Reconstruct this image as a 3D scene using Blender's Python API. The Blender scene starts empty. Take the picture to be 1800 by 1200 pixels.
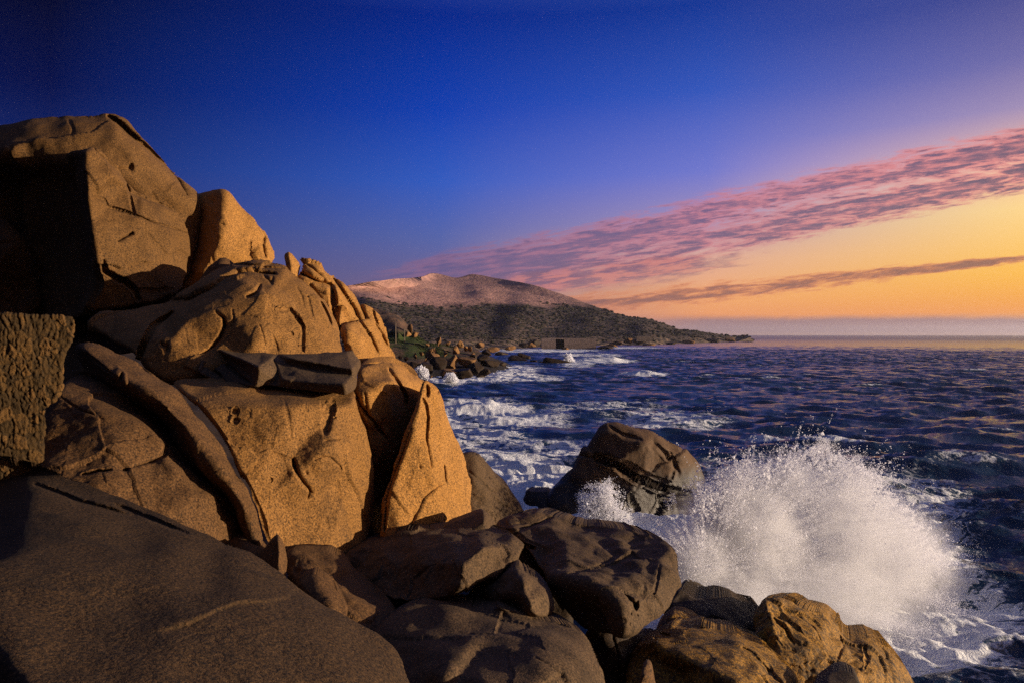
import bpy, bmesh, math, random
import numpy as np
from mathutils import Vector, noise as mnoise
from mathutils.geometry import delaunay_2d_cdt

scene = bpy.context.scene
col = scene.collection
R = math.radians
rng = np.random.default_rng(7)
random.seed(7)

# ------------------------------------------------------------------ camera
EYE = 7.0                      # metres above the sea
FPX, CX, HZ = 1200.0, 900.0, 588.0
cam_d = bpy.data.cameras.new('camera')
cam_d.sensor_width = 36.0
cam_d.lens = 36.0 * FPX / 1800.0
cam_d.shift_y = (HZ - 600.0) / 1800.0
cam_d.clip_start = 0.05
cam_d.clip_end = 90000.0
cam = bpy.data.objects.new('camera', cam_d)
cam.location = (0, 0, EYE)
cam.rotation_euler = (R(90), 0, 0)
col.objects.link(cam)
scene.camera = cam

# ------------------------------------------------------------------ colour management
vs = scene.view_settings
vs.view_transform = 'Standard'
vs.look = 'None'
vs.exposure = 0.6
vs.gamma = 1.0
scene.cycles.max_bounces = 6
scene.cycles.diffuse_bounces = 4
scene.cycles.glossy_bounces = 3
scene.cycles.volume_bounces = 4
scene.cycles.volume_step_rate = 0.35
scene.cycles.volume_max_steps = 256
scene.cycles.use_denoising = False
scene.cycles.sample_clamp_indirect = 2.0
scene.cycles.sample_clamp_direct = 3.0

# ------------------------------------------------------------------ sun
SUN_AZ, SUN_EL = 93.0, 5.5          # azimuth clockwise from the view axis (+Y)
sd = bpy.data.lights.new('sun', 'SUN')
sd.energy = 5.0
sd.angle = R(0.6)
sd.color = (1.0, 0.80, 0.58)
so = bpy.data.objects.new('sun', sd)
sv = Vector((math.sin(R(SUN_AZ)) * math.cos(R(SUN_EL)), math.cos(R(SUN_AZ)) * math.cos(R(SUN_EL)), math.sin(R(SUN_EL))))
so.rotation_euler = sv.to_track_quat('Z', 'Y').to_euler()
so.location = sv * 60
col.objects.link(so)


# ------------------------------------------------------------------ node helpers
class G:
    """small wrapper for a node tree: sockets with arithmetic"""
    def __init__(s, tree):
        s.t = tree
    def node(s, kind, **kw):
        n = s.t.nodes.new(kind)
        for k, v in kw.items():
            setattr(n, k, v)
        return n
    def plug(s, sock, v):
        if isinstance(v, S):
            s.t.links.new(v.k, sock)
        elif isinstance(v, bpy.types.NodeSocket):
            s.t.links.new(v, sock)
        else:
            sock.default_value = v
    def math(s, op, a, b=0.0, c=0.0, clamp=False):
        n = s.node('ShaderNodeMath', operation=op, use_clamp=clamp)
        s.plug(n.inputs[0], a); s.plug(n.inputs[1], b); s.plug(n.inputs[2], c)
        return S(s, n.outputs[0])
    def step(s, x, lo, hi):
        n = s.node('ShaderNodeMapRange', interpolation_type='SMOOTHSTEP')
        s.plug(n.inputs[0], x); s.plug(n.inputs[1], lo); s.plug(n.inputs[2], hi)
        return S(s, n.outputs[0])
    def lin(s, x, lo, hi, a=0.0, b=1.0):
        n = s.node('ShaderNodeMapRange')
        s.plug(n.inputs[0], x); s.plug(n.inputs[1], lo); s.plug(n.inputs[2], hi)
        s.plug(n.inputs[3], a); s.plug(n.inputs[4], b)
        return S(s, n.outputs[0])
    def mix(s, f, a, b, blend='MIX'):
        n = s.node('ShaderNodeMix', data_type='RGBA', blend_type=blend)
        s.plug(n.inputs[0], f); s.plug(n.inputs[6], a); s.plug(n.inputs[7], b)
        return S(s, n.outputs[2])
    def vec(s, x, y, z):
        n = s.node('ShaderNodeCombineXYZ')
        s.plug(n.inputs[0], x); s.plug(n.inputs[1], y); s.plug(n.inputs[2], z)
        return S(s, n.outputs[0])
    def noise(s, v, scale, detail=4.0, rough=0.55, dist=0.0, kind='FBM'):
        n = s.node('ShaderNodeTexNoise')
        try: n.noise_type = kind
        except Exception: pass
        s.plug(n.inputs['Vector'], v); n.inputs['Scale'].default_value = scale
        n.inputs['Detail'].default_value = detail; n.inputs['Roughness'].default_value = rough
        n.inputs['Distortion'].default_value = dist
        return S(s, n.outputs[0])
    def voro(s, v, scale, feature='F1'):
        n = s.node('ShaderNodeTexVoronoi', feature=feature)
        s.plug(n.inputs['Vector'], v); n.inputs['Scale'].default_value = scale
        return S(s, n.outputs[0])
    def ramp(s, f, stops):
        n = s.node('ShaderNodeValToRGB')
        el = n.color_ramp.elements
        while len(el) < len(stops): el.new(0.5)
        for e, (p, c) in zip(el, stops):
            e.position = p; e.color = c
        s.plug(n.inputs[0], f)
        return S(s, n.outputs[0])
    def scale(s, v, k):
        n = s.node('ShaderNodeVectorMath', operation='MULTIPLY')
        s.plug(n.inputs[0], v); n.inputs[1].default_value = k
        return S(s, n.outputs[0])

class S:
    def __init__(s, g, k): s.g, s.k = g, k
    def __add__(s, o): return s.g.math('ADD', s, o)
    __radd__ = __add__
    def __sub__(s, o): return s.g.math('SUBTRACT', s, o)
    def __rsub__(s, o): return s.g.math('SUBTRACT', o, s)
    def __mul__(s, o): return s.g.math('MULTIPLY', s, o)
    __rmul__ = __mul__
    def __truediv__(s, o): return s.g.math('DIVIDE', s, o)

def lin1(v):
    v /= 255.0
    return v / 12.92 if v <= 0.04045 else ((v + 0.055) / 1.055) ** 2.4
def rgb(r, g, b): return (lin1(r), lin1(g), lin1(b), 1.0)

# ------------------------------------------------------------------ sky
world = bpy.data.worlds.new('World')
scene.world = world
world.use_nodes = True
wt = world.node_tree
wt.nodes.clear()
g = G(wt)
tc = g.node('ShaderNodeTexCoord')
sep = g.node('ShaderNodeSeparateXYZ')
wt.links.new(tc.outputs['Generated'], sep.inputs[0])
dx, dy, dz = (S(g, sep.outputs[i]) for i in range(3))
az = g.math('ARCTAN2', dx, dy) * (180 / math.pi)
el = g.math('ARCSINE', dz) * (180 / math.pi)
elf = g.lin(el, 0.0, 80.0)
def sky_ramp(stops):
    return g.ramp(elf, [(e / 80.0, rgb(*c)) for e, c in stops])
c0 = sky_ramp([(0, (62, 70, 112)), (5, (46, 62, 122)), (10, (17, 40, 112)), (17, (0, 12, 70)), (24, (0, 1, 26)), (34, (30, 46, 100)), (58, (78, 94, 144))])
c1 = sky_ramp([(0, (150, 115, 135)), (4, (112, 100, 140)), (8, (84, 100, 168)), (12.5, (48, 90, 190)), (18, (12, 62, 174)), (25, (0, 38, 136)), (34, (62, 82, 150)), (58, (80, 96, 146))])
c2 = sky_ramp([(0, (190, 130, 120)), (1.2, (242, 152, 88)), (3, (246, 172, 108)), (6, (225, 172, 150)), (9, (166, 146, 184)), (13, (112, 120, 205)), (19, (50, 86, 186)), (25, (16, 54, 148)), (34, (66, 86, 150)), (58, (82, 98, 146))])
c3 = sky_ramp([(0, (215, 150, 96)), (1.6, (246, 154, 46)), (4.2, (255, 190, 70)), (8.5, (255, 216, 142)), (11.5, (246, 194, 166)), (15, (160, 142, 182)), (18, (112, 108, 168)), (22.5, (66, 72, 140)), (34, (74, 86, 146)), (58, (84, 98, 144))])
c4 = sky_ramp([(0, (255, 150, 50)), (6, (255, 205, 110)), (14, (250, 190, 140)), (24, (120, 110, 150)), (40, (50, 58, 110)), (58, (84, 98, 144))])
c5 = sky_ramp([(0, (16, 18, 34)), (12, (12, 18, 44)), (30, (12, 22, 66)), (58, (76, 92, 142))])
sky = g.mix(g.lin(az, -34, -6), c0, c1)
sky = g.mix(g.lin(az, -6, 16), sky, c2)
sky = g.mix(g.lin(az, 16, 37), sky, c3)
sky = g.mix(g.lin(az, 40, 85), sky, c4)
sky = g.mix(g.step(az, 108, 150), sky, c5)            # the eastern sky behind the viewer is dark again
sky = g.mix(g.step(az, -38, -62), sky, c5)
sky = g.mix(g.step(el, -0.3, -1.5), sky, rgb(10, 14, 26))

# clouds in the directions of the western sky
yy = g.math('MAXIMUM', dy, 0.05)
u = dx / yy
v = g.math('MAXIMUM', dz / yy, 0.001)
front = g.step(dy, 0.3, 0.5)
lv = g.math('LOGARITHM', v + 0.05, math.e)
cpos = g.vec(u * 1.0, (v - u * 0.13) * 6.5, 0.0)
n1 = g.noise(cpos, 15.0, 7.0, 0.74, 0.6)
n2 = g.noise(g.vec(u, (v - u * 0.19) * 3.2, 3.7), 5.0, 3.0, 0.55, 0.3)
n3 = g.noise(g.vec(u, (v - u * 0.13) * 6.5, 9.1), 26.0, 4.0, 0.6, 0.2)
def line(x0, y0, x1, y1):      # straight streak through two directions -> value of v at u
    u0, v0, u1, v1 = (x0 - CX) / FPX, (HZ - y0) / FPX, (x1 - CX) / FPX, (HZ - y1) / FPX
    k = (v1 - v0) / (u1 - u0)
    return u * k + (v0 - k * u0)
up = line(660, 474, 1800, 218)
lo = line(880, 528, 1800, 336)
wid = g.math('MAXIMUM', up - lo, 0.01)
tt = (v - lo) / wid
band = g.step(tt, -0.16, 0.22) * (1.0 - g.step(tt, 0.66, 1.16))
split = 1.0 - 0.5 * g.math('EXPONENT', g.math('POWER', (tt - 0.52 + (n2 - 0.5) * 0.5) / 0.13, 2.0) * -1.0) * g.step(u, 0.1, 0.4)
cov = band * split + (n1 - 0.5) * 2.6 + (n2 - 0.5) * 1.1 + (n3 - 0.5) * 1.2
left_fade = g.step(u, -0.26, -0.12)
a1 = g.step(cov, 0.10, 0.92) * g.step(band, 0.02, 0.3) * left_fade * g.lin(u, -0.1, 0.7, 0.78, 0.9)
th1 = g.step(cov, 0.5, 1.15)
# the lower thin bar
mid2 = line(1000, 540, 1800, 455)
t2 = (v - mid2 + (n2 - 0.5) * 0.010) / g.lin(u, 0.1, 0.75, 0.022, 0.0085)
b2 = g.math('EXPONENT', t2 * t2 * -1.0)
cov2 = b2 + (n1 - 0.5) * 1.6 + (n3 - 0.5) * 1.0
a2 = g.step(cov2, 0.45, 0.95) * g.step(u, -0.06, 0.08) * 0.9
# the mauve veil where both bars meet
mid3 = line(900, 505, 1400, 440)
t3 = (v - mid3) / 0.022
b3 = g.math('EXPONENT', t3 * t3 * -1.0) * (1.0 - g.step(u, 0.2, 0.45))
cov3 = b3 + (n1 - 0.5) * 1.5 + (n3 - 0.5) * 0.4
a3 = g.step(cov3, 0.3, 0.9) * g.step(u, -0.12, 0.05) * 0.8
# low haze bank on the sea horizon
hz = 1.0 - g.step(v + (n2 - 0.5) * 0.016 + (n1 - 0.5) * 0.010, 0.021, 0.034)
hz = hz * g.step(u, 0.1, 0.3)
pink = g.ramp(g.lin(u, -0.1, 0.75), [(0, rgb(140, 100, 134)), (0.45, rgb(206, 124, 134)), (1, rgb(230, 138, 136))])
dark = g.ramp(g.lin(u, -0.1, 0.75), [(0, rgb(100, 86, 130)), (0.5, rgb(108, 84, 118)), (1, rgb(88, 76, 108))])
ccol = g.mix(g.step(th1 * 0.75 + (n3 - 0.5) * 2.2 + (0.5 - tt) * 0.25, -0.05, 1.1), pink, dark)
sky = g.mix(a1 * front, sky, ccol)
sky = g.mix(a3 * front, sky, g.mix(g.step(n3, 0.4, 0.6), rgb(206, 128, 122), rgb(136, 98, 118)))
sky = g.mix(a2 * front, sky, g.mix(g.step(cov2, 0.6, 1.2), rgb(226, 138, 92), rgb(138, 92, 88)))
sky = g.mix(hz * front * 0.85, sky, g.ramp(g.lin(v, 0.0, 0.035), [(0, rgb(168, 134, 126)), (0.12, rgb(146, 120, 128)), (0.6, rgb(136, 110, 122)), (1, rgb(200, 130, 98))]))
# physical sky as the base of the light
nish = g.node('ShaderNodeTexSky', sky_type='NISHITA')
nish.sun_disc = False
nish.sun_elevation = R(SUN_EL)
nish.sun_rotation = R(SUN_AZ)
nb = g.node('ShaderNodeBackground')
wt.links.new(nish.outputs[0], nb.inputs[0]); nb.inputs[1].default_value = 0.05
sb = g.node('ShaderNodeBackground')
g.plug(sb.inputs[0], sky); sb.inputs[1].default_value = 0.665
ms = g.node('ShaderNodeMixShader'); ms.inputs[0].default_value = 0.994
wt.links.new(nb.outputs[0], ms.inputs[1]); wt.links.new(sb.outputs[0], ms.inputs[2])
wo = g.node('ShaderNodeOutputWorld')
wt.links.new(ms.outputs[0], wo.inputs[0])

# ------------------------------------------------------------------ materials
def new_mat(name):
    m = bpy.data.materials.new(name)
    m.use_nodes = True
    m.node_tree.nodes.clear()
    return m, G(m.node_tree)
def finish(g, shader, disp=None):
    o = g.node('ShaderNodeOutputMaterial')
    g.t.links.new(shader, o.inputs[0])
def principled(g, colr, rough=0.85, spec=0.3, normal=None, **kw):
    p = g.node('ShaderNodeBsdfPrincipled')
    g.plug(p.inputs['Base Color'], colr); g.plug(p.inputs['Roughness'], rough)
    g.plug(p.inputs['Specular IOR Level'], spec)
    if normal is not None: g.plug(p.inputs['Normal'], normal)
    for k, x in kw.items(): g.plug(p.inputs[k.replace('_', ' ')], x)
    return p.outputs[0]
def bump(g, h, strength, dist, normal=None):
    b = g.node('ShaderNodeBump')
    b.inputs['Strength'].default_value = strength; b.inputs['Distance'].default_value = dist
    g.plug(b.inputs['Height'], h)
    if normal is not None: g.plug(b.inputs['Normal'], normal)
    return S(g, b.outputs[0])

def granite(name, base, dark, light, rough=0.85, spec=0.25, grain=1.0, stain=(0.05, 0.04, 0.03, 1), stain_amt=0.32, streak=0.0, wet=None):
    m, g = new_mat(name)
    geo = g.node('ShaderNodeNewGeometry')
    P = S(g, geo.outputs['Position'])
    big = g.noise(P, 0.55, 5, 0.6, 0.6)
    midn = g.noise(P, 3.2, 6, 0.7, 0.3)
    fine = g.noise(P, 18.0, 4, 0.75)
    speck = g.noise(P, 42.0, 3, 0.8)
    c = g.mix(g.step(big, 0.35, 0.68), base, light)
    c = g.mix(g.step(midn, 0.46, 0.74) * 0.5, c, dark)
    c = g.mix(g.step(fine, 0.50, 0.68) * 0.5, c, dark)
    c = g.mix(g.step(speck, 0.51, 0.60) * 0.85, c, tuple(x * 0.22 for x in dark[:3]) + (1,))
    c = g.mix(g.step(speck, 0.47, 0.38) * 0.8, c, tuple(min(1, x * 1.6) for x in light[:3]) + (1,))
    sn = g.noise(g.scale(P, (1.0, 1.0, 0.35)), 1.3, 6, 0.62, 0.8)
    c = g.mix(g.step(sn, 0.54, 0.70) * stain_amt, c, stain)
    if streak:
        st = g.noise(g.scale(P, (6.0, 6.0, 0.9)), 1.6, 5, 0.6, 1.2)
        c = g.mix(g.step(st, 0.46, 0.62) * streak, c, stain)
    if wet is not None:                                    # tide-wetted dark foot
        sp = g.node('ShaderNodeSeparateXYZ'); g.t.links.new(geo.outputs['Position'], sp.inputs[0])
        wz_ = g.step(S(g, sp.outputs[2]) + (big - 0.5) * 1.2 + (midn - 0.5) * 0.5, wet + 0.35, wet - 0.35)
        c = g.mix(wz_ * 0.85, c, (0.022, 0.019, 0.017, 1))
        rough = g.lin(wz_, 0.0, 1.0, rough, 0.45)
    h = midn * 0.5 + fine * 0.26 + speck * 0.14
    nrm = bump(g, h, 0.8 * grain, 0.055)
    finish(g, principled(g, c, rough, spec, nrm))
    return m

M = {}
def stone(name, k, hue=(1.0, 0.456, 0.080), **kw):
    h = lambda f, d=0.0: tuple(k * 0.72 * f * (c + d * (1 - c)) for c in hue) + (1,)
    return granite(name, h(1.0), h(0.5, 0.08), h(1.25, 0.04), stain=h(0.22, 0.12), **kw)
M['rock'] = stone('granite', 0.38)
M['rock_half_lit'] = stone('half-lit granite', 0.26, (1.0, 0.460, 0.090))  # darker copy of the granite; light falling off leftwards put into the colour
M['rock_peak'] = stone('low-lit granite', 0.16, (1.0, 0.472, 0.106), stain_amt=0.3)  # albedo lowered for the dim left side of the view; low light painted in
M['rock_dim'] = stone('dimmed granite', 0.125, (1.0, 0.464, 0.122))  # same granite darkened again; the weaker light at left put into its colour
M['rock_dome'] = stone('grey dimmed granite', 0.062, (1.0, 0.50, 0.15), stain_amt=0.6, grain=2.0)  # albedo lowered to dim the lower left corner; shade put into the colour
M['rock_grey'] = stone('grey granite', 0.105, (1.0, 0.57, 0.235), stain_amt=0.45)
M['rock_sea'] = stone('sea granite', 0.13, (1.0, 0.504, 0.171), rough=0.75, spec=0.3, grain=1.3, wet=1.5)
def masonry():
    m, g = new_mat('old masonry')
    at = g.node('ShaderNodeAttribute'); at.attribute_name = 'tone'
    t = S(g, at.outputs['Fac'])
    geo = g.node('ShaderNodeNewGeometry'); P = S(g, geo.outputs['Position'])
    f1 = g.noise(P, 9.0, 5, 0.7); f2 = g.noise(P, 40.0, 3, 0.8)
    st = g.ramp(t, [(0.0, (0.014, 0.008, 0.004, 1)), (0.15, (0.022, 0.013, 0.006, 1)), (0.25, (0.055, 0.033, 0.013, 1)), (0.5, (0.07, 0.040, 0.015, 1)), (0.75, (0.105, 0.056, 0.018, 1)), (1.0, (0.15, 0.078, 0.026, 1))])
    c = g.mix(g.step(f1, 0.45, 0.7) * 0.6, st, (0.035, 0.024, 0.014, 1))
    c = g.mix(g.step(f2, 0.5, 0.62) * 0.6, c, (0.025, 0.018, 0.012, 1))
    finish(g, principled(g, c, 0.95, 0.1, bump(g, f1 * 0.5 + f2 * 0.3, 1.0, 0.06)))
    return m
M['wall'] = masonry()  # stone and joint tones also lowered; dim light at left put into colour
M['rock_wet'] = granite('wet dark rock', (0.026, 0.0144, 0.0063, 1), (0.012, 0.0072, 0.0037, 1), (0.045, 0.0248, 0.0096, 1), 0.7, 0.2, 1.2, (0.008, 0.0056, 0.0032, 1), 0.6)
M['rock_weed'] = granite('weedy yellow rock', (0.20, 0.095, 0.0085, 1), (0.040, 0.0215, 0.004, 1), (0.36, 0.172, 0.0135, 1), 0.75, 0.3, 1.5, (0.012, 0.0072, 0.0025, 1), 0.5, 0.8)
M['rock_far'] = granite('coast rock', (0.120, 0.0576, 0.0224, 1), (0.032, 0.0192, 0.0106, 1), (0.320, 0.1600, 0.0531, 1), 0.85, 0.2, 1.0, (0.020, 0.0136, 0.0075, 1), 0.8)
M['bed'] = granite('bedrock', (0.030, 0.0168, 0.0075, 1), (0.020, 0.0112, 0.0053, 1), (0.045, 0.0256, 0.0106, 1))

# ------------------------------------------------------------------ numpy gradient noise
_perm = np.concatenate([rng.permutation(256)] * 3).astype(np.int32)
_grad = rng.normal(size=(256, 3)); _grad /= np.linalg.norm(_grad, axis=1, keepdims=True)
_grad = _grad.astype(np.float32)
def pnoise(p):
    p = np.asarray(p, np.float32)
    i = np.floor(p).astype(np.int64); f = p - i; i &= 255
    w = f * f * f * (f * (f * 6 - 15) + 10)
    out = 0
    for a in (0, 1):
        wa = w[:, 0] if a else 1 - w[:, 0]
        for b in (0, 1):
            wb = w[:, 1] if b else 1 - w[:, 1]
            for c in (0, 1):
                wc = w[:, 2] if c else 1 - w[:, 2]
                h = _perm[_perm[_perm[(i[:, 0] + a) & 255] + ((i[:, 1] + b) & 255)] + ((i[:, 2] + c) & 255)]
                gr = _grad[h]
                out = out + wa * wb * wc * (gr[:, 0] * (f[:, 0] - a) + gr[:, 1] * (f[:, 1] - b) + gr[:, 2] * (f[:, 2] - c))
    return out * 1.6
def fbm(p, oct=4, gain=0.5, ridged=False, st=None):
    """st: spacing of the samples in units of p; octaves finer than the samples can carry are left out"""
    a, s, tot = 1.0, 0.0, 0.0
    p = np.asarray(p, np.float32)
    for k in range(oct):
        n = pnoise(p + k * 17.3)
        if ridged: n = 1 - 2 * np.abs(n)
        if st is not None: n = n * np.exp(-(st * 2.03 ** k * 4.2) ** 2)
        s = s + a * n; tot += a; a *= gain; p = p * 2.03
    return s / tot

_ft = rng.normal(size=(256, 7)).astype(np.float32)
_ft[:, :3] = rng.random((256, 3)); _ft[:, 3:6] /= np.linalg.norm(_ft[:, 3:6], axis=1, keepdims=True)
def facets(p, seed=0):
    """broken-block pattern: every cell of a cellular pattern is a small plane with its own tilt and level"""
    p = np.asarray(p, np.float32) + seed * 5.3
    c = np.floor(p).astype(np.int64); best = np.full(len(p), 1e9, np.float32); out = np.zeros(len(p), np.float32)
    for a in (-1, 0, 1):
        for b in (-1, 0, 1):
            for d in (-1, 0, 1):
                q = c + (a, b, d)
                t = _ft[_perm[_perm[_perm[q[:, 0] & 255] + (q[:, 1] & 255)] + (q[:, 2] & 255)]]
                v = p - q - t[:, :3]; r = (v * v).sum(1)
                m = r < best
                best = np.where(m, r, best)
                out = np.where(m, (v * t[:, 3:6]).sum(1) * 0.9 + t[:, 6] * 0.28, out)
    return out

# ------------------------------------------------------------------ object helpers
def tag(o, label=None, cat=None, group=None, kind=None):
    for k, x in (('label', label), ('category', cat), ('group', group), ('kind', kind)):
        if x is not None: o[k] = x
    return o
def mesh_obj(name, V, faces, mat, smooth=True, parent=None, origin=None):
    V = np.asarray(V, np.float32)
    if origin is None:
        origin = np.array([(V[:, 0].min() + V[:, 0].max()) / 2, (V[:, 1].min() + V[:, 1].max()) / 2, V[:, 2].min()])
    origin = np.asarray(origin, np.float32)
    me = bpy.data.meshes.new(name)
    V = V - origin
    me.vertices.add(len(V)); me.vertices.foreach_set('co', V.ravel())
    if not isinstance(faces, (list, tuple)): faces = [faces]
    tot = [np.full(len(f), f.shape[1], np.int32) for f in faces if len(f)]
    idx = np.concatenate([f.ravel() for f in faces if len(f)]).astype(np.int32)
    tot = np.concatenate(tot); start = np.concatenate([[0], np.cumsum(tot)[:-1]]).astype(np.int32)
    me.loops.add(len(idx)); me.loops.foreach_set('vertex_index', idx)
    me.polygons.add(len(tot)); me.polygons.foreach_set('loop_start', start); me.polygons.foreach_set('loop_total', tot)
    me.update(calc_edges=True)
    me.polygons.foreach_set('use_smooth', np.full(len(tot), smooth, bool))
    me.materials.append(mat)
    me.validate()
    o = bpy.data.objects.new(name, me)
    o.location = origin.tolist()
    col.objects.link(o)
    if parent is not None:
        o.parent = parent
        o.location = (Vector(origin.tolist()) - parent.location)
    return o
def W(px, py, d):
    px, py, d = np.asarray(px, float), np.asarray(py, float), np.asarray(d, float)
    return np.stack([(px - CX) / FPX * d, d + 0 * px, EYE - (py - HZ) / FPX * d], -1)

def blur2(a, s):
    if s <= 0: return a
    r = int(math.ceil(s * 2.5)); k = np.exp(-0.5 * (np.arange(-r, r + 1) / s) ** 2); k /= k.sum()
    for ax in (0, 1):
        pad = [(0, 0), (0, 0)]; pad[ax] = (r, r)
        b = np.pad(a, pad, mode='edge'); o = np.zeros_like(a)
        for j, kk in enumerate(k):
            sl = [slice(None), slice(None)]; sl[ax] = slice(j, j + a.shape[ax]); o += kk * b[tuple(sl)]
        a = o
    return a
def seg_dist(x, y, pts, closed=False, signed=False):
    pts = np.asarray(pts, float)[:, :2]
    A, B = (pts, np.roll(pts, -1, 0)) if closed else (pts[:-1], pts[1:])
    best = np.full(x.shape, 1e9); side = np.zeros(x.shape); T = np.zeros(x.shape)
    n = len(A)
    for j, (a, b) in enumerate(zip(A, B)):
        dxy = b - a; L = dxy @ dxy
        if L < 1e-9: continue
        t = np.clip(((x - a[0]) * dxy[0] + (y - a[1]) * dxy[1]) / L, 0, 1)
        q = (x - a[0] - t * dxy[0]) ** 2 + (y - a[1] - t * dxy[1]) ** 2
        m = q < best
        best = np.where(m, q, best)
        if signed: side = np.where(m, dxy[0] * (y - a[1]) - dxy[1] * (x - a[0]), side)
        T = np.where(m, (j + t) / n, T)
    return np.sqrt(best), side, T
def inside(x, y, poly):
    r = np.zeros(x.shape, bool)
    P = np.asarray(poly, float)
    for (x0, y0), (x1, y1) in zip(P, np.roll(P, -1, 0)):
        c = (y0 > y) != (y1 > y)
        if y1 != y0: r ^= c & (x < (x1 - x0) * (y - y0) / (y1 - y0) + x0)
    return r
def chaikin(P, n):
    P = np.asarray(P, float)
    for _ in range(n):
        Q = np.roll(P, -1, 0)
        P = np.stack([P * 0.75 + Q * 0.25, P * 0.25 + Q * 0.75], 1).reshape(-1, P.shape[1])
    return P

def relief(name, outline, pts=(), ridges=(), cracks=(), scarps=(), pits=(), step=2.0, smooth=1, jit=1.6, blur=2.5,
           rnd=14, rd=0.25, amps=(0.10, 0.04, 0.012), freqs=(0.9, 3.2, 13.0), back=1.5, mat='rock', extra=None, ridged=0.0, seed=0, down=0.0, calm=0, facet=None):
    """a solid boulder: outline vertices and inner points carry their own distance; the front is triangulated between them,
    softened, cracked and weathered, and the body is closed behind"""
    oc = chaikin(outline, smooth)
    # denser outline with a weathered edge
    dense = []
    for a, b in zip(oc, np.roll(oc, -1, 0)):
        L = np.hypot(*(b - a)[:2]); k = max(1, int(L / 7))
        for j in range(k): dense.append(a + (b - a) * j / k)
    dense = np.array(dense)
    q = np.stack([dense[:, 0] / 22, dense[:, 1] / 22, np.full(len(dense), seed * 3.1)], -1)
    jx, jy = fbm(q, 3, 0.5), fbm(q + 31.7, 3, 0.5)
    dense[:, 0] += jx * jit * 2.2; dense[:, 1] += jy * jit * 2.2
    poly = dense[:, :2]
    x0, y0 = poly.min(0) - 3 * step; x1, y1 = poly.max(0) + 3 * step
    nx, ny = int((x1 - x0) / step) + 2, int((y1 - y0) / step) + 2
    gx = x0 + np.arange(nx) * step; gy = y0 + np.arange(ny) * step
    X, Y = np.meshgrid(gx, gy)
    # signed distance on a half grid
    cxs = x0 + np.arange(nx // 2 + 2) * step * 2; cys = y0 + np.arange(ny // 2 + 2) * step * 2
    XC, YC = np.meshgrid(cxs, cys)
    dc, _, _ = seg_dist(XC, YC, poly, True)
    dc = np.where(inside(XC, YC, poly), dc, -dc)
    fx = (X - x0) / (2 * step); fy = (Y - y0) / (2 * step)
    ix = np.clip(fx.astype(int), 0, dc.shape[1] - 2); iy = np.clip(fy.astype(int), 0, dc.shape[0] - 2)
    fx -= ix; fy -= iy
    SD = (dc[iy, ix] * (1 - fx) + dc[iy, ix + 1] * fx) * (1 - fy) + (dc[iy + 1, ix] * (1 - fx) + dc[iy + 1, ix + 1] * fx) * fy
    SD = blur2(SD, 2.0)
    # depth by constrained triangulation
    V, E = [], []
    n = len(oc)
    V += [tuple(p) for p in oc]; E += [(i, (i + 1) % n) for i in range(n)]
    V += [tuple(p) for p in pts]
    for r in ridges:
        s = len(V); V += [tuple(p) for p in r]; E += [(s + i, s + i + 1) for i in range(len(r) - 1)]
    res = delaunay_2d_cdt([Vector(p[:2]) for p in V], E, [], 0, 1e-4, True)
    nv, nf, ov = res[0], res[2], res[3]
    dv = [np.mean([V[k][2] for k in o]) if o else None for o in ov]
    if any(d is None for d in dv):
        for k, d in enumerate(dv):
            if d is None:
                w = np.array([1 / (1e-3 + (nv[k][0] - p[0]) ** 2 + (nv[k][1] - p[1]) ** 2) for p in V])
                dv[k] = float((w * np.array([p[2] for p in V])).sum() / w.sum())
    D = np.full(X.shape, np.nan)
    for f in nf:
        P = np.array([nv[k] for k in f]); Z = np.array([dv[k] for k in f])
        for k in range(1, len(f) - 1):
            a, b, c = P[0], P[k], P[k + 1]
            det = (b[0] - a[0]) * (c[1] - a[1]) - (c[0] - a[0]) * (b[1] - a[1])
            if abs(det) < 1e-6: continue
            i0 = max(0, int((min(a[0], b[0], c[0]) - x0) / step)); i1 = min(nx, int((max(a[0], b[0], c[0]) - x0) / step) + 2)
            j0 = max(0, int((min(a[1], b[1], c[1]) - y0) / step)); j1 = min(ny, int((max(a[1], b[1], c[1]) - y0) / step) + 2)
            xs, ys = X[j0:j1, i0:i1], Y[j0:j1, i0:i1]
            l1 = ((xs - a[0]) * (c[1] - a[1]) - (c[0] - a[0]) * (ys - a[1])) / det
            l2 = ((b[0] - a[0]) * (ys - a[1]) - (xs - a[0]) * (b[1] - a[1])) / det
            ok = (l1 >= -1e-6) & (l2 >= -1e-6) & (l1 + l2 <= 1 + 1e-6)
            z = Z[0] + l1 * (Z[k] - Z[0]) + l2 * (Z[k + 1] - Z[0])
            sub = D[j0:j1, i0:i1]; sub[ok] = z[ok]
    for _ in range(40):
        nanm = np.isnan(D)
        if not nanm.any(): break
        acc = np.zeros_like(D); cnt = np.zeros_like(D)
        Z = np.where(nanm, 0, D); K = (~nanm).astype(float)
        for ax, sh in ((0, 1), (0, -1), (1, 1), (1, -1)):
            acc += np.roll(Z, sh, ax); cnt += np.roll(K, sh, ax)
        D = np.where(nanm & (cnt > 0), acc / np.maximum(cnt, 1), D)
    D = np.where(np.isnan(D), np.nanmean(D), D)
    D = blur2(D, blur / step * 2.0)
    # warp for cracks
    q = np.stack([X.ravel() / 14, Y.ravel() / 14, np.full(X.size, seed + 5.5)], -1)
    wx = fbm(q, 4, 0.6).reshape(X.shape) * 1.6; wy = fbm(q + 9.7, 4, 0.6).reshape(X.shape) * 1.6
    q = None
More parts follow.
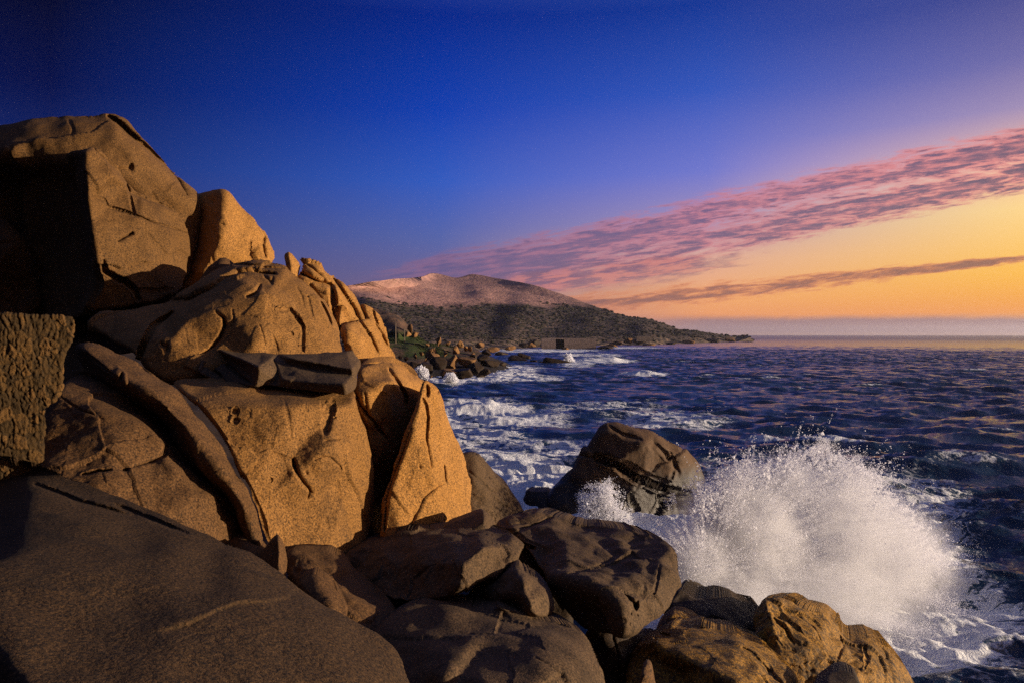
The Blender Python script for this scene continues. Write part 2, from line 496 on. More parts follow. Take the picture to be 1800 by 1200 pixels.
    for cpts, h, wd in scarps:
        bx0, by0 = np.min(np.array(cpts)[:, :2], 0) - wd * 4; bx1, by1 = np.max(np.array(cpts)[:, :2], 0) + wd * 4
        m = (X > bx0) & (X < bx1) & (Y > by0) & (Y < by1)
        if not m.any(): continue
        d, s, T = seg_dist(X[m] + wx[m], Y[m] + wy[m], cpts, False, True)
        ends = np.clip(np.minimum(T, 1 - T) * 6, 0, 1)
        D[m] += np.where(s > 0, h * np.exp(-(d / wd)), 0) * ends
    for cpts, wd, dep in cracks:
        bx0, by0 = np.min(np.array(cpts)[:, :2], 0) - wd * 3; bx1, by1 = np.max(np.array(cpts)[:, :2], 0) + wd * 3
        m = (X > bx0) & (X < bx1) & (Y > by0) & (Y < by1)
        if not m.any(): continue
        d, s, T = seg_dist(X[m] + wx[m], Y[m] + wy[m], cpts)
        we = wd * (0.45 + 0.55 * np.clip(np.minimum(T, 1 - T) * 5, 0, 1)) * (0.85 + 0.4 * wx[m] / 1.6)
        D[m] += 0.75 * dep * np.clip(1.25 - 1.25 * d / np.maximum(we, 0.5), 0, 1) ** 0.7 * 0.8
    for (pxx, pyy, r, dep) in pits:
        m = (np.abs(X - pxx) < 2 * r) & (np.abs(Y - pyy) < 3 * r)
        if m.any():
            rr = np.hypot((X[m] + 1.6 * wx[m] - pxx), (Y[m] + 1.6 * wy[m] - pyy) * 0.6) / (0.7 * r)
            D[m] += 0.5 * dep * np.clip(1.15 - rr, 0, 1)
    D = blur2(D, 0.75)
    t = np.clip((SD + 0.14 * rnd) / (1.14 * rnd), 0, 1)
    D = D + rd * (1 - np.sqrt(np.clip(1 - (1 - t) ** 2, 0, 1)))
    # cells
    inv = SD > 0
    cell = inv[:-1, :-1] | inv[1:, :-1] | inv[:-1, 1:] | inv[1:, 1:]
    used = np.zeros(X.shape, bool)
    used[:-1, :-1] |= cell; used[1:, :-1] |= cell; used[:-1, 1:] |= cell; used[1:, 1:] |= cell
    gyy, gxx = np.gradient(SD, step)
    gl = np.maximum(np.hypot(gxx, gyy), 0.3)
    out = used & ~inv
    XX = np.where(out, X - SD * gxx / gl ** 2, X); YY = np.where(out, Y - SD * gyy / gl ** 2, Y)
    # rim vertices take the depth of the place they were moved to
    fx = np.clip((XX - x0) / step, 0, nx - 1.001); fy = np.clip((YY - y0) / step, 0, ny - 1.001)
    ix = fx.astype(int); iy = fy.astype(int); fx = fx - ix; fy = fy - iy
    Ds = (D[iy, ix] * (1 - fx) + D[iy, ix + 1] * fx) * (1 - fy) + (D[iy + 1, ix] * (1 - fx) + D[iy + 1, ix + 1] * fx) * fy
    D = np.where(out, Ds, D)
    Pw = W(XX, YY, D)
    # weathering along the surface normal
    gu = np.gradient(Pw, axis=1); gv = np.gradient(Pw, axis=0)
    N = np.cross(gu, gv); N /= np.maximum(np.linalg.norm(N, axis=-1, keepdims=True), 1e-9)
    N = np.where((N * (Pw - np.array([0, 0, EYE]))).sum(-1, keepdims=True) > 0, -N, N)
    sel = used.ravel()
    p = Pw.reshape(-1, 3)[sel] ; nn = N.reshape(-1, 3)[sel]
    disp = 0
    stretch = np.maximum(np.linalg.norm(gu, axis=-1), np.linalg.norm(gv, axis=-1)).reshape(-1)[sel]
    for a, fq, oc_ in zip(amps, freqs, (3, 4, 3)):
        if a:
            disp = disp + a * fbm(p * fq + seed * 7.7, oc_, 0.52, st=fq * stretch)
    if ridged:
        disp = disp - ridged * np.clip(fbm(p * freqs[1] * 0.6 + seed * 3.3, 4, 0.55, True, st=freqs[1] * 0.6 * stretch), 0, 1) ** 2
    if facet:
        for ff, fa in facet:
            wq = p + 0.12 / ff * np.stack([fbm(p * ff * 2 + k * 9.1, 3, st=ff * 2 * stretch) for k in range(3)], -1)
            disp = disp + fa * facets(wq * ff, seed) * np.exp(-(ff * 14.0 * stretch) ** 2)
    if extra is not None:
        ex, tone = extra(XX.ravel()[sel], YY.ravel()[sel], p); disp = disp + ex
    if calm: disp = disp * np.clip(SD.ravel()[sel] / calm, 0.1, 1)
    p = p + nn * np.asarray(disp).reshape(-1, 1)
    ids = np.full(X.size, -1, np.int64); ids[np.nonzero(sel)[0]] = np.arange(sel.sum())
    ids = ids.reshape(X.shape)
    jj, ii = np.nonzero(cell)
    Q = np.stack([ids[jj, ii], ids[jj + 1, ii], ids[jj + 1, ii + 1], ids[jj, ii + 1]], 1)
    # closing behind
    e = np.concatenate([Q[:, [0, 1]], Q[:, [1, 2]], Q[:, [2, 3]], Q[:, [3, 0]]])
    key = np.sort(e, 1); key = key[:, 0] * (len(p) + 1) + key[:, 1]
    _, fi, ct = np.unique(key, return_index=True, return_counts=True)
    be = e[fi[ct == 1]]
    bv = np.unique(be); mp = np.full(len(p), -1, np.int64)
    ring = p[bv]; cen = ring.mean(0)
    ray = cen - np.array([0, 0, EYE]); ray[2] *= 0.3; ray /= np.linalg.norm(ray)
    parts = [p]; faces = [Q]
    prev = None; base = len(p); mp[bv] = bv
    last = mp.copy()
    for k, (adv, shr) in enumerate(((0.25, 0.97), (0.7, 0.86), (1.0, 0.55))):
        rg = cen + (ring - cen) * shr + ray * back * adv + np.array([0, 0, -down * adv])
        new = np.full(len(p), -1, np.int64); new[bv] = base + np.arange(len(bv))
        parts.append(rg); base += len(bv)
        faces.append(np.stack([last[be[:, 1]], last[be[:, 0]], new[be[:, 0]], new[be[:, 1]]], 1))
        last = new
    parts.append((cen + ray * back * 1.1 + np.array([0, 0, -down * 1.1]))[None])
    faces.append(np.stack([last[be[:, 1]], last[be[:, 0]], np.full(len(be), base)], 1))
    o = mesh_obj(name, np.concatenate(parts), faces, M[mat] if isinstance(mat, str) else mat)
    if extra is not None:
        at = o.data.attributes.new('tone', 'FLOAT', 'POINT')
        at.data.foreach_set('value', np.concatenate([tone, np.full(len(o.data.vertices) - len(tone), 0.5)]).astype(np.float32))
    return o

# ------------------------------------------------------------------ the near rocks
def rp(n, x0, y0, x1, y1, r=(1.5, 4.0), dep=0.12, seed=1):
    q = random.Random(seed)
    return [(q.uniform(x0, x1), q.uniform(y0, y1), r[0] + (r[1] - r[0]) * q.random() ** 2, dep * q.uniform(0.3, 0.9)) for _ in range(n // 3)]
def rock(name, label, cat, *a, group=None, **k):
    o = relief(name, *a, **k)
    return tag(o, label, cat, group)

GR = 'granite rocks of the near headland'
rock('boulder', 'huge rounded boulder forming the top of the left skyline, behind the square-edged block', 'boulder',
     [(-420, 420, 18.5), (-330, 330, 18.2), (-200, 262, 17.8), (-90, 236, 17.5), (0, 222, 17.2), (60, 206, 17.2), (110, 202, 17.3), (150, 204, 17.4), (172, 202, 17.5), (186, 199, 17.6), (215, 200, 17.7), (240, 225, 17.8), (265, 256, 18.0),
      (300, 300, 18.2), (330, 330, 18.4), (347, 345, 18.5), (354, 380, 18.5), (342, 440, 18.2), (330, 520, 18), (200, 560, 18.5), (0, 560, 18.5), (-420, 600, 18.8)],
     pts=[(0, 262, 16.1), (60, 240, 16.3), (100, 240, 16.5), (150, 235, 16.7), (200, 240, 16.9), (240, 275, 17.0), (280, 310, 17.3), (310, 345, 17.6), (200, 300, 16.7), (120, 290, 16.4), (40, 290, 16.4), (-40, 290, 16.4), (-200, 330, 16.6), (-300, 420, 17), (40, 330, 17.8), (-40, 360, 18), (0, 450, 18.4), (260, 360, 17.2), (200, 450, 18)],
     cracks=[([(190, 203), (208, 214), (235, 238), (262, 262), (290, 290), (312, 318), (326, 345)], 4.5, 0.6), ([(203, 296), (226, 297), (232, 288)], 2.2, 0.2), ([(120, 208), (128, 225), (126, 240)], 3, 0.12)],
     pits=[(230, 295, 5, 0.2)] + rp(16, 20, 212, 150, 255, (3, 7), 0.1, 4),
     rnd=14, rd=0.4, blur=4, amps=(0.22, 0.08, 0.02), freqs=(0.5, 1.8, 9), back=4, mat='rock_peak', facet=[(0.35, 0.10)], seed=1)
rock('boulder', 'big square-edged block with a pitch-dark left side below the rounded skyline boulder', 'boulder',
     [(40, 330, 17.2), (62, 300, 17.2), (80, 286, 17.0), (115, 271, 16.4), (148, 264, 15.6), (170, 261, 15.7), (186, 280, 15.9), (204, 296, 16.1), (228, 332, 16.4), (262, 347, 16.7), (300, 363, 17.0), (318, 385, 17.3), (328, 412, 17.4), (332, 445, 17.3), (329, 490, 16.9), (322, 508, 16.6), (300, 522, 16.0),
      (270, 534, 15.6), (240, 540, 15.4), (190, 549, 15.2), (150, 552, 15.3), (130, 560, 16), (70, 570, 17.4), (40, 500, 17.5)],
     pts=[(250, 450, 15.7), (242, 385, 15.85), (300, 430, 16.3), (290, 490, 16.0), (200, 310, 15.7), (250, 352, 16.3), (280, 375, 16.5), (90, 450, 17.2), (90, 350, 17.0), (220, 500, 15.3)],
     ridges=[[(150, 268, 15.3), (149, 300, 15.15), (152, 340, 15.02), (159, 400, 14.95), (170, 470, 14.95), (178, 500, 15.0), (152, 540, 15.1)],
             [(134, 300, 16.6), (136, 340, 16.5), (143, 400, 16.4), (152, 470, 16.3), (136, 535, 16.3)]],
     cracks=[([(164, 264), (185, 282), (203, 299), (222, 322), (228, 338), (262, 352), (290, 361), (306, 372)], 3.0, 0.30),
             ([(222, 322), (230, 350), (236, 378), (270, 392), (300, 400), (328, 412)], 2.4, 0.23), ([(190, 364), (215, 370), (234, 377)], 2.4, 0.27),
             ([(182, 458), (184, 476), (200, 486), (222, 496), (238, 510), (243, 526)], 4.5, 0.47), ([(206, 425), (222, 416), (232, 410)], 3.6, 0.27), ([(240, 510), (275, 512), (305, 508)], 3.0, 0.23), ([(160, 345), (185, 352), (190, 364)], 2.1, 0.15)],
     scarps=[([(164, 264), (203, 299), (228, 338), (300, 368)], -0.06, 18)],
     pits=[(232, 411, 3.6, 0.2), (208, 424, 2.6, 0.15)] + rp(16, 165, 290, 320, 500, (1, 2.2), 0.06, 3),
     rnd=9, rd=0.2, blur=1.6, amps=(0.12, 0.045, 0.014), freqs=(0.6, 2.2, 10), back=2.5, mat='rock_peak', facet=[(0.45, 0.07), (1.4, 0.015)], step=1.5, seed=60)
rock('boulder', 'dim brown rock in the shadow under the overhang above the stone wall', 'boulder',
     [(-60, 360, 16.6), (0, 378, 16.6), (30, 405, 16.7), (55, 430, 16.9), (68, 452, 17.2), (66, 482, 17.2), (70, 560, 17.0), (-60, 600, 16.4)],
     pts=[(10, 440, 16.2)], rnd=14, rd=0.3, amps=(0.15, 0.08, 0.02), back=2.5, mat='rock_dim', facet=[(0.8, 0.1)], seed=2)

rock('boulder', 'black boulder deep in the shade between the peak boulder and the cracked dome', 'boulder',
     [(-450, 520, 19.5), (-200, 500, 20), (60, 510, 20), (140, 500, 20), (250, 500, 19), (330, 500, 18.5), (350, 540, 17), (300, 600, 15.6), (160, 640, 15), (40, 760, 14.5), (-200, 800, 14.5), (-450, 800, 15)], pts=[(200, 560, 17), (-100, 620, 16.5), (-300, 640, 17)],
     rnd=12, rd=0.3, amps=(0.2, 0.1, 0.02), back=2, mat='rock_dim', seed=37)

rock('boulder', 'pointed sunlit boulder on the skyline, right against the peak boulder', 'boulder',
     [(300, 430, 19.10), (306, 380, 19.00), (328, 352, 18.80), (347, 343, 18.70), (370, 338, 18.60), (398, 336, 18.50), (414, 354, 18.60), (440, 375, 18.80), (464, 404, 19.00),
      (470, 412, 19.10), (480, 436, 19.20), (484, 454, 19.40), (470, 464, 18.70), (440, 470, 18.30), (410, 470, 18.00), (375, 484, 17.70), (340, 520, 17.50), (318, 530, 17.80), (300, 505, 18.50)],
     pts=[(338, 410, 18.70), (334, 465, 18.30), (440, 420, 18.40), (460, 442, 18.70), (415, 450, 18.00)],
     ridges=[[(399, 342, 18.30), (390, 380, 17.95), (380, 430, 17.65), (352, 475, 17.45)]],
     cracks=[([(447, 405), (441, 425), (440, 455)], 2, 0.15), ([(466, 412), (462, 432), (466, 455)], 4, 0.35), ([(384, 420), (372, 445), (376, 465)], 2.2, 0.12)],
     pits=[(376, 358, 6, 0.2), (367, 352, 4, 0.15), (392, 396, 3.5, 0.2), (381, 381, 2.6, 0.15)] + rp(14, 350, 350, 470, 450, (1, 2.5), 0.09, 5),
     rnd=12, rd=0.35, jit=2.2, amps=(0.14, 0.07, 0.02), freqs=(0.6, 2.6, 10), back=3, facet=[(0.7, 0.08), (2.0, 0.02)], seed=3)

rock('boulder', 'small dim triangular rock wedged below the pointed skyline boulder', 'boulder',
     [(326, 532, 15.6), (345, 497, 15.7), (368, 467, 15.9), (388, 452, 16.0), (405, 459, 16.1), (420, 473, 16.0), (385, 490, 15.4), (365, 512, 15.2)],
     pts=[(384, 466, 15.6), (358, 500, 15.3)], rnd=8, rd=0.15, amps=(0.06, 0.04, 0.012), back=1.2, mat='rock_dim', facet=[(1.5, 0.04)], seed=4)

rock('rock_dome', 'broad sunlit granite dome with curved cracks above the stepped slab', 'rock',
     [(148, 570, 13.3), (160, 556, 13.5), (190, 547, 13.7), (245, 541, 13.9), (300, 531, 14.2), (330, 514, 14.6), (352, 495, 14.9), (385, 472, 15.2), (420, 461, 15.4), (468, 456, 15.6),
      (500, 460, 15.6), (518, 480, 15.4), (536, 490, 15.2), (560, 512, 15.1), (582, 540, 15.0), (597, 575, 14.9), (601, 605, 14.6), (604, 630, 14.2),
      (540, 640, 13.0), (430, 640, 12.3), (350, 668, 11.8), (300, 675, 11.7), (255, 655, 11.8), (240, 630, 12.0), (215, 615, 12.2), (180, 592, 12.8)],
     pts=[(400, 545, 12.9), (470, 520, 13.4), (550, 560, 13.8), (450, 600, 12.4), (300, 600, 12.1), (240, 590, 12.4), (330, 560, 12.7), (570, 605, 13.7), (412, 482, 14.6), (372, 503, 14.0),
          (240, 560, 13.1), (500, 480, 14.8), (500, 580, 13.1), (430, 500, 13.8)],
     cracks=[([(380, 552), (392, 560), (395, 573), (387, 593), (373, 610), (350, 627)], 4.2, 0.35),
             ([(490, 543), (510, 543), (523, 557), (533, 573), (533, 617)], 2.8, 0.22),
             ([(302, 549), (270, 573), (253, 603), (242, 636)], 6.5, 0.55),
             ([(300, 529), (335, 527), (367, 512), (417, 484), (447, 480), (484, 483)], 6, 0.5), ([(410, 464), (455, 470), (500, 470)], 3, 0.3),
             ([(433, 524), (450, 516), (457, 503)], 5, 0.35), ([(460, 483), (477, 500), (480, 490)], 3, 0.3),
             ([(563, 530), (572, 545), (582, 570)], 4, 0.35), ([(540, 520), (546, 538), (552, 556)], 2, 0.16), ([(521, 505), (530, 520), (536, 540)], 2, 0.14),
             ([(408, 545), (410, 560), (406, 578)], 1.8, 0.12), ([(455, 570), (462, 590), (466, 606)], 1.6, 0.1), ([(480, 590), (486, 604), (488, 616)], 1.6, 0.1)],
     pits=[(294, 612, 9, 0.35), (286, 606, 6, 0.25), (515, 586, 2.5, 0.15)] + rp(34, 270, 520, 580, 620, (1, 2.6), 0.08, 6),
     rnd=14, rd=0.3, amps=(0.12, 0.035, 0.012), freqs=(0.7, 2.6, 11), back=3.5, ridged=0.015, mat='rock_half_lit', facet=[(0.45, 0.07), (1.6, 0.018)], step=1.5, seed=5)

rock('outcrop', 'small upright spike of rock on the skyline beside the jagged ridge', 'rock',
     [(498, 452, 16.0), (501, 446, 16.1), (508, 443, 16.2), (517, 450, 16.2), (525, 464, 16.3), (528, 478, 16.2), (522, 495, 15.8), (510, 500, 15.6), (507, 480, 15.7)],
     ridges=[[(508, 446, 15.9), (512, 465, 15.7), (513, 492, 15.5)]], rnd=5, rd=0.12, blur=1.2, amps=(0.05, 0.05, 0.02), back=0.8, facet=[(2.2, 0.05)], seed=6, step=1.6)
rock('outcrop', 'jagged ridge of split blocks running down the skyline towards the sea', 'rock',
     [(517, 494, 15.7), (526, 478, 16.0), (530, 453, 16.3), (547, 460, 16.4), (567, 467, 16.5), (578, 482, 16.6), (587, 490, 16.7), (607, 497, 16.9), (617, 513, 17.0), (627, 527, 17.1),
      (633, 540, 17.0), (640, 533, 17.1), (648, 543, 17.1), (653, 537, 17.2), (667, 547, 17.4), (677, 567, 17.5), (680, 587, 17.6), (684, 600, 17.7), (660, 600, 16.9), (630, 585, 16.3), (600, 585, 15.8), (588, 575, 15.6), (567, 545, 15.6), (550, 522, 15.6)],
     pts=[(548, 480, 16.0), (570, 500, 15.9), (600, 540, 15.9), (612, 530, 16.2), (640, 560, 16.6), (663, 565, 16.9)],
     ridges=[[(586, 505, 15.9), (590, 540, 15.6), (593, 565, 15.5)], [(606, 500, 16.6), (618, 525, 16.6), (632, 550, 16.6)]],
     cracks=[([(530, 482), (563, 497), (583, 503), (588, 540), (591, 570)], 7, 0.7), ([(582, 488), (600, 510), (618, 538), (632, 563)], 5.5, 0.6),
             ([(630, 533), (641, 556), (648, 580)], 5, 0.6), ([(652, 540), (658, 560), (668, 585)], 4, 0.5), ([(540, 465), (556, 480), (572, 492)], 3.5, 0.3), ([(545, 500), (558, 520), (575, 545)], 3, 0.3)],
     rnd=6, rd=0.2, blur=1.5, jit=2.4, amps=(0.12, 0.09, 0.03), freqs=(0.8, 2.8, 10), ridged=0.08, back=2.0, facet=[(0.9, 0.16), (2.6, 0.05)], seed=7)
rock('outcrop', 'squarish sunlit block with upright splits below the jagged ridge', 'rock',
     [(597, 575, 15.4), (602, 566, 15.8), (630, 562, 16.2), (650, 562, 16.6), (668, 570, 17.0), (680, 590, 17.2), (688, 610, 17.3), (702, 640, 17.2), (680, 640, 16.2), (650, 640, 15.4), (625, 640, 14.8), (608, 625, 14.8), (601, 600, 15.0)],
     pts=[(612, 580, 15.2), (640, 590, 15.6), (630, 615, 15.1), (665, 600, 16.3), (680, 625, 16.6)],
     cracks=[([(633, 566), (650, 590), (664, 620)], 4, 0.45), ([(654, 563), (670, 587), (682, 615)], 4, 0.45), ([(604, 585), (606, 605), (610, 625)], 3, 0.3), ([(672, 590), (682, 608), (694, 632)], 3, 0.3)],
     rnd=6, rd=0.18, blur=1.6, jit=2, amps=(0.1, 0.07, 0.02), freqs=(0.8, 2.8, 10), back=2.0, facet=[(0.9, 0.1), (2.6, 0.03)], seed=8)
rock('boulder', 'low dark rock in the hollow beneath the split sunlit block', 'boulder',
     [(626, 648, 13.6), (640, 632, 14.4), (660, 624, 14.9), (690, 628, 15.4), (712, 640, 15.5), (735, 655, 15.2), (735, 675, 14.6), (640, 670, 13.4)],
     pts=[(680, 645, 14.3), (650, 650, 13.7)], cracks=[([(640, 645), (665, 640), (690, 642)], 3, 0.2)], rnd=8, rd=0.2, amps=(0.1, 0.06, 0.02), back=1.5, mat='rock', facet=[(1.2, 0.06)], seed=9)

rock('stepped_slab', 'grey layered slab with broken steps lying on the ledge below the dome', 'rock',
     [(348, 654, 11.4), (354, 634, 11.9), (372, 614, 12.4), (384, 612, 12.5), (410, 617, 12.5), (460, 619, 12.5), (487, 622, 12.5), (560, 621, 12.6), (610, 617, 12.9), (618, 614, 13.0), (634, 632, 13.0), (635, 645, 12.7),
      (629, 657, 12.3), (628, 668, 12.1), (626, 683, 12.0), (607, 692, 10.95), (560, 687, 11.0), (493, 680, 11.15), (468, 675, 11.2), (447, 681, 10.95), (430, 677, 11.1), (395, 670, 11.5), (370, 667, 11.6)],
     ridges=[[(385, 615, 12.2), (418, 628, 11.5), (453, 644, 10.85), (466, 636, 11.3), (480, 627, 11.9)],
             [(386, 622, 12.5), (416, 640, 11.9), (440, 660, 11.3), (447, 674, 11.0)], [(455, 648, 10.85), (450, 672, 10.9)],
             [(482, 630, 11.95), (488, 648, 11.6), (486, 668, 11.4)],
             [(507, 628, 11.8), (560, 637, 11.7), (620, 648, 11.55)], [(503, 638, 11.9), (560, 649, 11.75), (620, 659, 11.6)],
             [(495, 666, 11.15), (550, 671, 11.0), (607, 676, 10.88)], [(620, 648, 11.55), (622, 662, 11.6)], [(607, 677, 10.88), (608, 689, 10.9)], [(633, 640, 12.8), (626, 666, 12.2)]],
     cracks=[([(383, 616), (400, 640), (424, 662), (440, 672)], 4, 0.35), ([(480, 628), (487, 648), (493, 672)], 1.8, 0.2), ([(350, 655), (364, 640), (378, 618)], 2.2, 0.25), ([(360, 640), (385, 658), (392, 670)], 4, 0.3)],
     smooth=0, rnd=4, rd=0.08, blur=0.6, step=1.4, jit=1.4, amps=(0.03, 0.03, 0.012), freqs=(1.2, 4, 12), back=1.2, mat='rock_grey', facet=[(2.2, 0.03)], seed=10)

rock('rock_wall', 'big sunlit rock wall with a nose-like bump and flat dark ledge on top', 'rock',
     [(296, 672, 11.0), (320, 664, 11.3), (360, 660, 11.6), (447, 668, 11.9), (500, 672, 12.0), (603, 680, 12.3), (624, 684, 12.2), (627, 703, 11.4), (634, 732, 11.5), (648, 777, 11.6), (658, 853, 11.7), (656, 900, 11.6), (646, 960, 11.2), (625, 985, 10.6),
      (560, 985, 9.9), (500, 975, 9.5), (468, 962, 9.3), (453, 905, 9.3), (430, 850, 9.4), (407, 807, 9.5), (380, 757, 9.6), (353, 719, 9.8), (327, 695, 10.2)],
     pts=[(480, 800, 9.8), (560, 870, 10.25), (520, 930, 9.85), (620, 850, 10.9), (600, 930, 10.4), (430, 780, 9.65), (605, 760, 10.8), (640, 850, 11.2), (500, 745, 10.0), (540, 815, 10.0), (570, 800, 10.05), (590, 790, 10.2), (520, 800, 10.05), (560, 845, 10.2), (583, 735, 10.62), (566, 735, 10.45), (600, 900, 10.45), (470, 880, 9.6)],
     ridges=[[(352, 704, 9.95), (400, 704, 9.95), (470, 711, 10.1), (533, 706, 10.4), (587, 708, 10.75), (621, 708, 11.1)],
             [(345, 690, 10.7), (400, 692, 10.6), (470, 699, 10.8), (533, 694, 11.1), (590, 698, 11.4)]],
     cracks=[([(516, 806), (518, 820), (526, 838), (535, 850), (547, 864)], 6, 0.2), ([(541, 852), (543, 866), (540, 876)], 2.5, 0.15),
             ([(480, 797), (500, 803), (516, 806)], 2, 0.08), ([(553, 808), (566, 802), (582, 804), (596, 818), (602, 828)], 3, 0.1), ([(570, 774), (585, 773), (597, 773)], 3, 0.12),
             ([(584, 704), (578, 732), (572, 760)], 13, 0.16), ([(500, 700), (508, 735), (512, 770)], 4, 0.03)],
     scarps=[([(590, 700), (584, 735), (576, 765)], 0.12, 30), ([(600, 830), (606, 870), (600, 930)], -0.05, 20)],
     pits=[(413, 721, 3, 0.2), (414, 736, 3, 0.2), (408, 720, 2, 0.15), (609, 767, 3.5, 0.2), (538, 830, 4, 0.15), (476, 843, 2.4, 0.15)] + rp(30, 400, 730, 640, 950, (1, 2.4), 0.08, 8),
     rnd=10, rd=0.2, blur=2.2, amps=(0.09, 0.035, 0.012), freqs=(0.7, 2.6, 11), back=3.0, ridged=0.02, mat='rock_half_lit', facet=[(0.7, 0.05), (2.2, 0.012)], step=1.5, seed=11)

rock('rock_wall', 'cracked rock face with a shaded flat top between the big wall and the pyramid rock', 'rock',
     [(622, 690, 12.2), (628, 656, 12.8), (653, 642, 13.6), (683, 636, 14.2), (710, 638, 14.6), (722, 650, 14.8), (738, 660, 14.9), (755, 674, 15.0), (750, 720, 14.8), (735, 790, 14.3), (715, 850, 13.8), (690, 930, 13.4), (648, 940, 12.8), (648, 860, 12.4), (645, 777, 12.2), (632, 725, 12.1)],
     pts=[(650, 740, 12.05), (690, 735, 12.8), (672, 800, 12.4), (720, 700, 13.8), (700, 655, 13.8)],
     ridges=[[(632, 694, 12.1), (645, 690, 12.1), (667, 681, 12.4), (690, 672, 12.8), (715, 676, 13.4)], [(645, 676, 12.5), (668, 667, 12.9), (690, 660, 13.3)]],
     cracks=[([(683, 650), (700, 672), (713, 697), (712, 712)], 5, 0.5), ([(627, 690), (635, 712), (646, 728), (667, 753), (680, 770)], 4.5, 0.4), ([(641, 690), (644, 708), (648, 728)], 2.5, 0.2)],
     pits=rp(10, 640, 690, 700, 790, (1, 2.5), 0.1, 9),
     rnd=9, rd=0.25, amps=(0.1, 0.05, 0.014), freqs=(0.8, 2.6, 11), back=2.5, facet=[(0.9, 0.05), (2.4, 0.015)], step=1.5, seed=12)

rock('pyramid_rock', 'tall sunlit pyramid shaped rock at the seaward end of the headland', 'rock',
     [(738, 684, 12.2), (742, 670, 12.4), (749, 667, 12.5), (756, 672, 12.6), (770, 680, 12.9), (777, 700, 13.0), (784, 723, 13.1), (797, 757, 13.3), (814, 787, 13.5), (819, 813, 13.5), (824, 850, 13.5), (829, 905, 13.4), (815, 940, 12.8),
      (767, 950, 11.8), (720, 955, 11.2), (680, 962, 10.9), (664, 955, 11.0), (671, 900, 11.2), (676, 873, 11.3), (689, 843, 11.4), (699, 807, 11.5), (712, 767, 11.7), (722, 743, 11.8), (731, 708, 12.0)],
     pts=[(765, 850, 12.0), (800, 850, 12.8), (748, 720, 12.1), (745, 790, 11.9), (700, 900, 11.25), (770, 740, 12.6), (790, 800, 12.8)],
     cracks=[([(744, 700), (750, 712), (752, 733), (749, 773), (757, 822)], 3, 0.28), ([(780, 813), (783, 852)], 2.4, 0.2),
             ([(720, 926), (730, 905), (737, 893), (743, 877), (767, 857), (778, 850)], 3, 0.2), ([(776, 860), (778, 890), (778, 920)], 1.8, 0.12),
             ([(724, 752), (714, 782), (701, 815), (689, 848), (680, 880), (676, 930)], 2.6, 0.3), ([(750, 676), (752, 694)], 5, 0.4), ([(768, 682), (770, 690)], 4, 0.3)],
     scarps=[([(720, 926), (737, 893), (743, 877), (767, 857), (778, 850)], -0.06, 16)],
     pits=[(736, 818, 3, 0.2), (737, 822, 2.5, 0.2), (760, 905, 3, 0.2), (756, 880, 2.6, 0.15), (770, 733, 2.5, 0.15)] + rp(22, 700, 740, 815, 920, (1, 2.4), 0.1, 10),
     rnd=10, rd=0.25, amps=(0.10, 0.045, 0.014), freqs=(0.8, 2.6, 11), back=2.5, ridged=0.02, facet=[(0.8, 0.05), (2.2, 0.014)], step=1.5, seed=13)

rock('boulder', 'dull grey brown triangular rock right behind the pyramid rock at the waterside', 'boulder',
     [(800, 800, 14.6), (818, 796, 14.6), (829, 796, 14.7), (848, 809, 14.9), (866, 828, 15.2), (889, 850, 15.5), (911, 880, 15.8), (922, 905, 15.6), (900, 925, 15.0), (860, 930, 14.4), (815, 930, 14.0), (800, 860, 14.2)],
     pts=[(835, 840, 14.2), (860, 880, 14.4), (835, 900, 14.0)],
     cracks=[([(822, 826), (845, 846), (862, 865), (878, 862), (888, 850)], 2.4, 0.2), ([(868, 872), (880, 886), (895, 890), (905, 884), (895, 868)], 2.2, 0.2), ([(838, 806), (860, 840), (884, 858)], 2, 0.15)],
     rnd=9, rd=0.25, amps=(0.1, 0.05, 0.014), freqs=(0.8, 2.6, 11), back=2, mat='rock_grey', facet=[(0.9, 0.06), (2.4, 0.02)], seed=14)

rock('leaning_rock', 'long whale-back rock rib slanting down between two dark clefts', 'rock',
     [(126, 605, 10.5), (140, 600, 10.5), (170, 604, 10.4), (232, 634, 10.2), (282, 664, 10.0), (326, 690, 9.75), (357, 740, 9.5), (396, 800, 9.3), (432, 860, 9.1), (457, 915, 9.0), (464, 965, 8.9), (440, 965, 8.8),
      (425, 930, 8.9), (414, 892, 9.0), (398, 864, 9.05), (378, 848, 9.1), (330, 805, 9.2), (302, 772, 9.3), (290, 745, 9.4), (264, 720, 9.5), (230, 702, 9.6), (190, 682, 9.8), (160, 662, 10.0), (142, 640, 10.3)],
     ridges=[[(150, 616, 10.0), (200, 655, 9.55), (270, 695, 9.25), (330, 755, 9.0), (380, 825, 8.8), (430, 900, 8.65)]],
     cracks=[([(150, 622), (175, 640), (200, 662)], 2.4, 0.12), ([(214, 655), (212, 668)], 4, 0.2), ([(240, 640), (262, 655), (290, 668)], 2.5, 0.15), ([(160, 640), (182, 660), (205, 678)], 2, 0.1)],
     scarps=[([(205, 640), (222, 655), (224, 690)], -0.06, 25)], pits=rp(16, 170, 640, 400, 850, (1, 2.6), 0.08, 12),
     rnd=18, rd=0.32, amps=(0.09, 0.05, 0.016), freqs=(0.9, 2.8, 11), back=0.9, mat='rock_dim', facet=[(1.2, 0.03)], step=1.5, seed=15)
